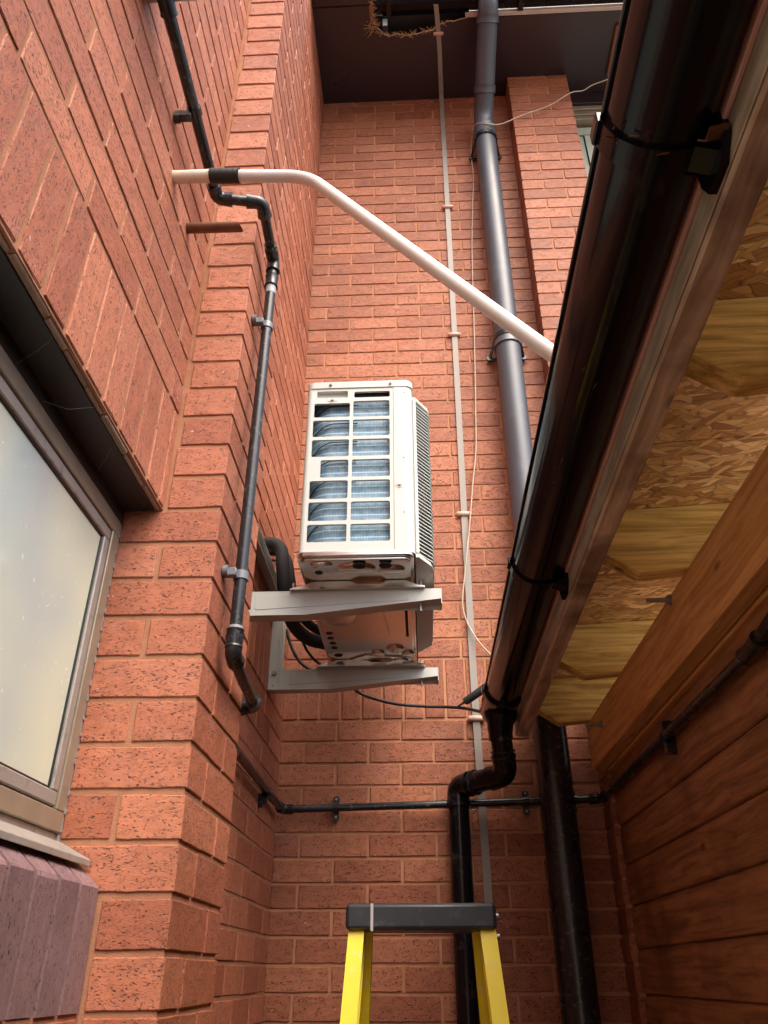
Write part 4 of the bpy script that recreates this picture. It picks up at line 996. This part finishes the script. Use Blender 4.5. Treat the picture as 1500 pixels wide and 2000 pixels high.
# ------------------------------------------------------------ refrigerant lines and cables
def ctube(name, pts, r_, mat, label, cat, sub=8, n=14, group=None):
    m = MB(); m.tube(smooth_path(pts, sub), r_, n); return tag(m.build(name, mat, None, 60), label, cat, group)
ctube('insulated_pipe', [(-.520, 2.20, 1.195), (-.470, 2.20, 1.203), (-.432, 2.19, 1.175), (-.418, 2.18, 1.10), (-.410, 2.20, 1.02), (-.395, 2.27, .960), (-.360, 2.34, .935), (-.31, 2.38, .93), (-.26, 2.39, .93)], .0215, 'foam', 'thicker black foam covered pipe looping from the wall into the air conditioner, nearer one', 'insulated pipe', group='insulated pipes of the air conditioner')
ctube('insulated_pipe', [(-.520, 2.27, 1.205), (-.465, 2.27, 1.21), (-.425, 2.265, 1.18), (-.408, 2.27, 1.11), (-.40, 2.30, 1.05), (-.375, 2.36, 1.01), (-.33, 2.42, .99), (-.26, 2.43, .985)], .0155, 'foam', 'thinner black foam covered pipe looping into the unit behind the thicker one', 'insulated pipe', group='insulated pipes of the air conditioner')
ctube('power_cable', [(-.515, 2.31, 1.20), (-.44, 2.32, 1.19), (-.405, 2.36, 1.10), (-.395, 2.40, 1.00), (-.37, 2.43, .93), (-.33, 2.47, .892), (-.28, 2.52, .885)], .0045, 'cable', 'short straight black cable dropping behind the bracket to the unit base', 'cable')
ctube('power_cable', [(-.462, 2.56, 1.05), (-.440, 2.56, .985), (-.405, 2.56, .928), (-.360, 2.56, .900), (-.31, 2.56, .893), (-.25, 2.60, .878), (-.215, 2.70, .866), (-.150, 2.715, .843), (-.07, 2.715, .824), (.02, 2.712, .815), (.10, 2.70, .808), (.16, 2.66, .79), (.205, 2.57, .752), (.222, 2.50, .735)], .0055, 'cable', 'long black cable sagging under the bracket across the wall to the gutter end', 'cable')
m = MB(); a = Vector((.157, 2.66, .812)); c = Vector((.262, 2.62, .872)); m.tube([a, a.lerp(c, .05), a.lerp(c, .5), c], [.0105, .0135, .0140, .0140], 20)
m.tube([(.134, 2.668, .800), (.162, 2.66, .815)], .004, 10); tag(m.build('insulated_pipe', 'foam', None, 50), 'short cut end of dark grey foam pipe poking out beside the gutter', 'insulated pipe')
ctube('aerial_cable', [(1.225, 2.60, 4.478), (1.205, 2.60, 4.44), (1.16, 2.60, 4.38), (1.07, 2.62, 4.36), (1.01, 2.62, 4.31), (.93, 2.60, 4.26), (.80, 2.60, 4.15), (.66, 2.60, 4.08), (.52, 2.60, 4.00), (.44, 2.585, 3.985), (.385, 2.62, 4.03), (.365, 2.715, 3.99), (.362, 2.725, 3.86), (.362, 2.725, 3.72), (.345, 2.725, 3.50), (.325, 2.728, 3.21), (.312, 2.728, 2.93), (.300, 2.728, 2.60), (.286, 2.728, 2.28), (.278, 2.728, 2.12), (.268, 2.728, 1.93), (.245, 2.722, 1.76), (.215, 2.72, 1.52), (.205, 2.712, 1.45), (.188, 2.712, 1.33), (.173, 2.72, 1.21), (.187, 2.725, 1.135), (.225, 2.71, 1.05), (.275, 2.70, .985), (.33, 2.69, .93)], .0030, 'cream', 'thin cream cable swinging from the eaves and hanging loosely down the rear wall', 'cable')
m = MB(); m.box(1.165, 1.235, 2.36, 2.64, SZ-.022, SZ-.001, .004); tag(m.build('soffit_batten', 'copper', None), 'small brown wooden batten fixed under the soffit at the cable end', 'batten')

# ------------------------------------------------------------ step ladder
ld = thing('step_ladder', 'yellow fibreglass step ladder with black plastic top cap at the bottom', 'ladder', (-.005, 1.7, GRND))
LY = 1.80
def rail(xt, zt_, yt, xb, yb, zb, w, dpt, side, m):
    """C channel rail: front flange, web outside, rear flange"""
    a, c = Vector((xt, yt, zt_)), Vector((xb, yb, zb)); t = .003
    def bar(dx0, dx1, dy0, dy1):
        vs = [a+Vector((x_, y_, 0)) for x_ in (dx0, dx1) for y_ in (dy0, dy1)]+[c+Vector((x_, y_, 0)) for x_ in (dx0, dx1) for y_ in (dy0, dy1)]
        m.add(vs, [(0, 1, 3, 2), (4, 6, 7, 5), (0, 4, 5, 1), (2, 3, 7, 6), (0, 2, 6, 4), (1, 5, 7, 3)])
    bar(-w/2, w/2, 0, t); o_ = -w/2 if side < 0 else w/2-t; bar(o_, o_+t, t, dpt); bar(-w/2, w/2, dpt, dpt+t)
for s_, xt, xb in ((-1, -.1385, -.228), (1, .1285, .232)):
    m = MB(); rail(xt, .085, LY+.002, xb, LY-.50, GRND, .032, .062, s_, m); m.build('front_rail', 'yellow', ld)
    m = MB(); rail(xt*.90, .085, LY+.078, xb*.94, LY+.55, GRND, .028, .035, s_, m); m.build('rear_rail', 'yellow', ld)
m = MB(); m.box(-.161, .147, LY-.012, LY+.13, .079, .1285, .006)
cp_ = m.build('top_cap', 'cap', ld, 35); md = cp_.modifiers.new('bevel', 'BEVEL'); md.width = .002; md.segments = 2
m = MB(); m.box(-.1095, -.1040, LY-.0130, LY-.0115, .0775, .1275); m.build('silver_strip', 'label', cp_)
m = MB()
for x_ in (.1485,):
    for z_, y_ in ((.105, LY+.012), (.068, LY+.012)): m.disc((x_+.001, y_, z_), .006, 'X', .006, 14)
m.each('rivet', 'steel', ld, 30)
for i in range(1, 6):
    z_ = .085-i*.29; f = (.085-z_)/(.085-GRND); ycen = LY+.002-.502*f; hw = .1335+.09*f
    m = MB(); m.box(-hw-.004, hw-.006, ycen+.004, ycen+.09, z_-.014, z_+.014, .003); m.build('step', 'strap', ld)

# ------------------------------------------------------------ cobwebs on lintel
for a, c in (((-.505, .95, .772), (-.56, .90, .742)), ((-.51, 1.05, .772), (-.55, 1.10, .760)), ((-.505, 1.25, .772), (-.555, 1.268, .74)), ((-.50, .80, .772), (-.56, .83, .744))):
    cobweb(bld, a, c, 1, .012)
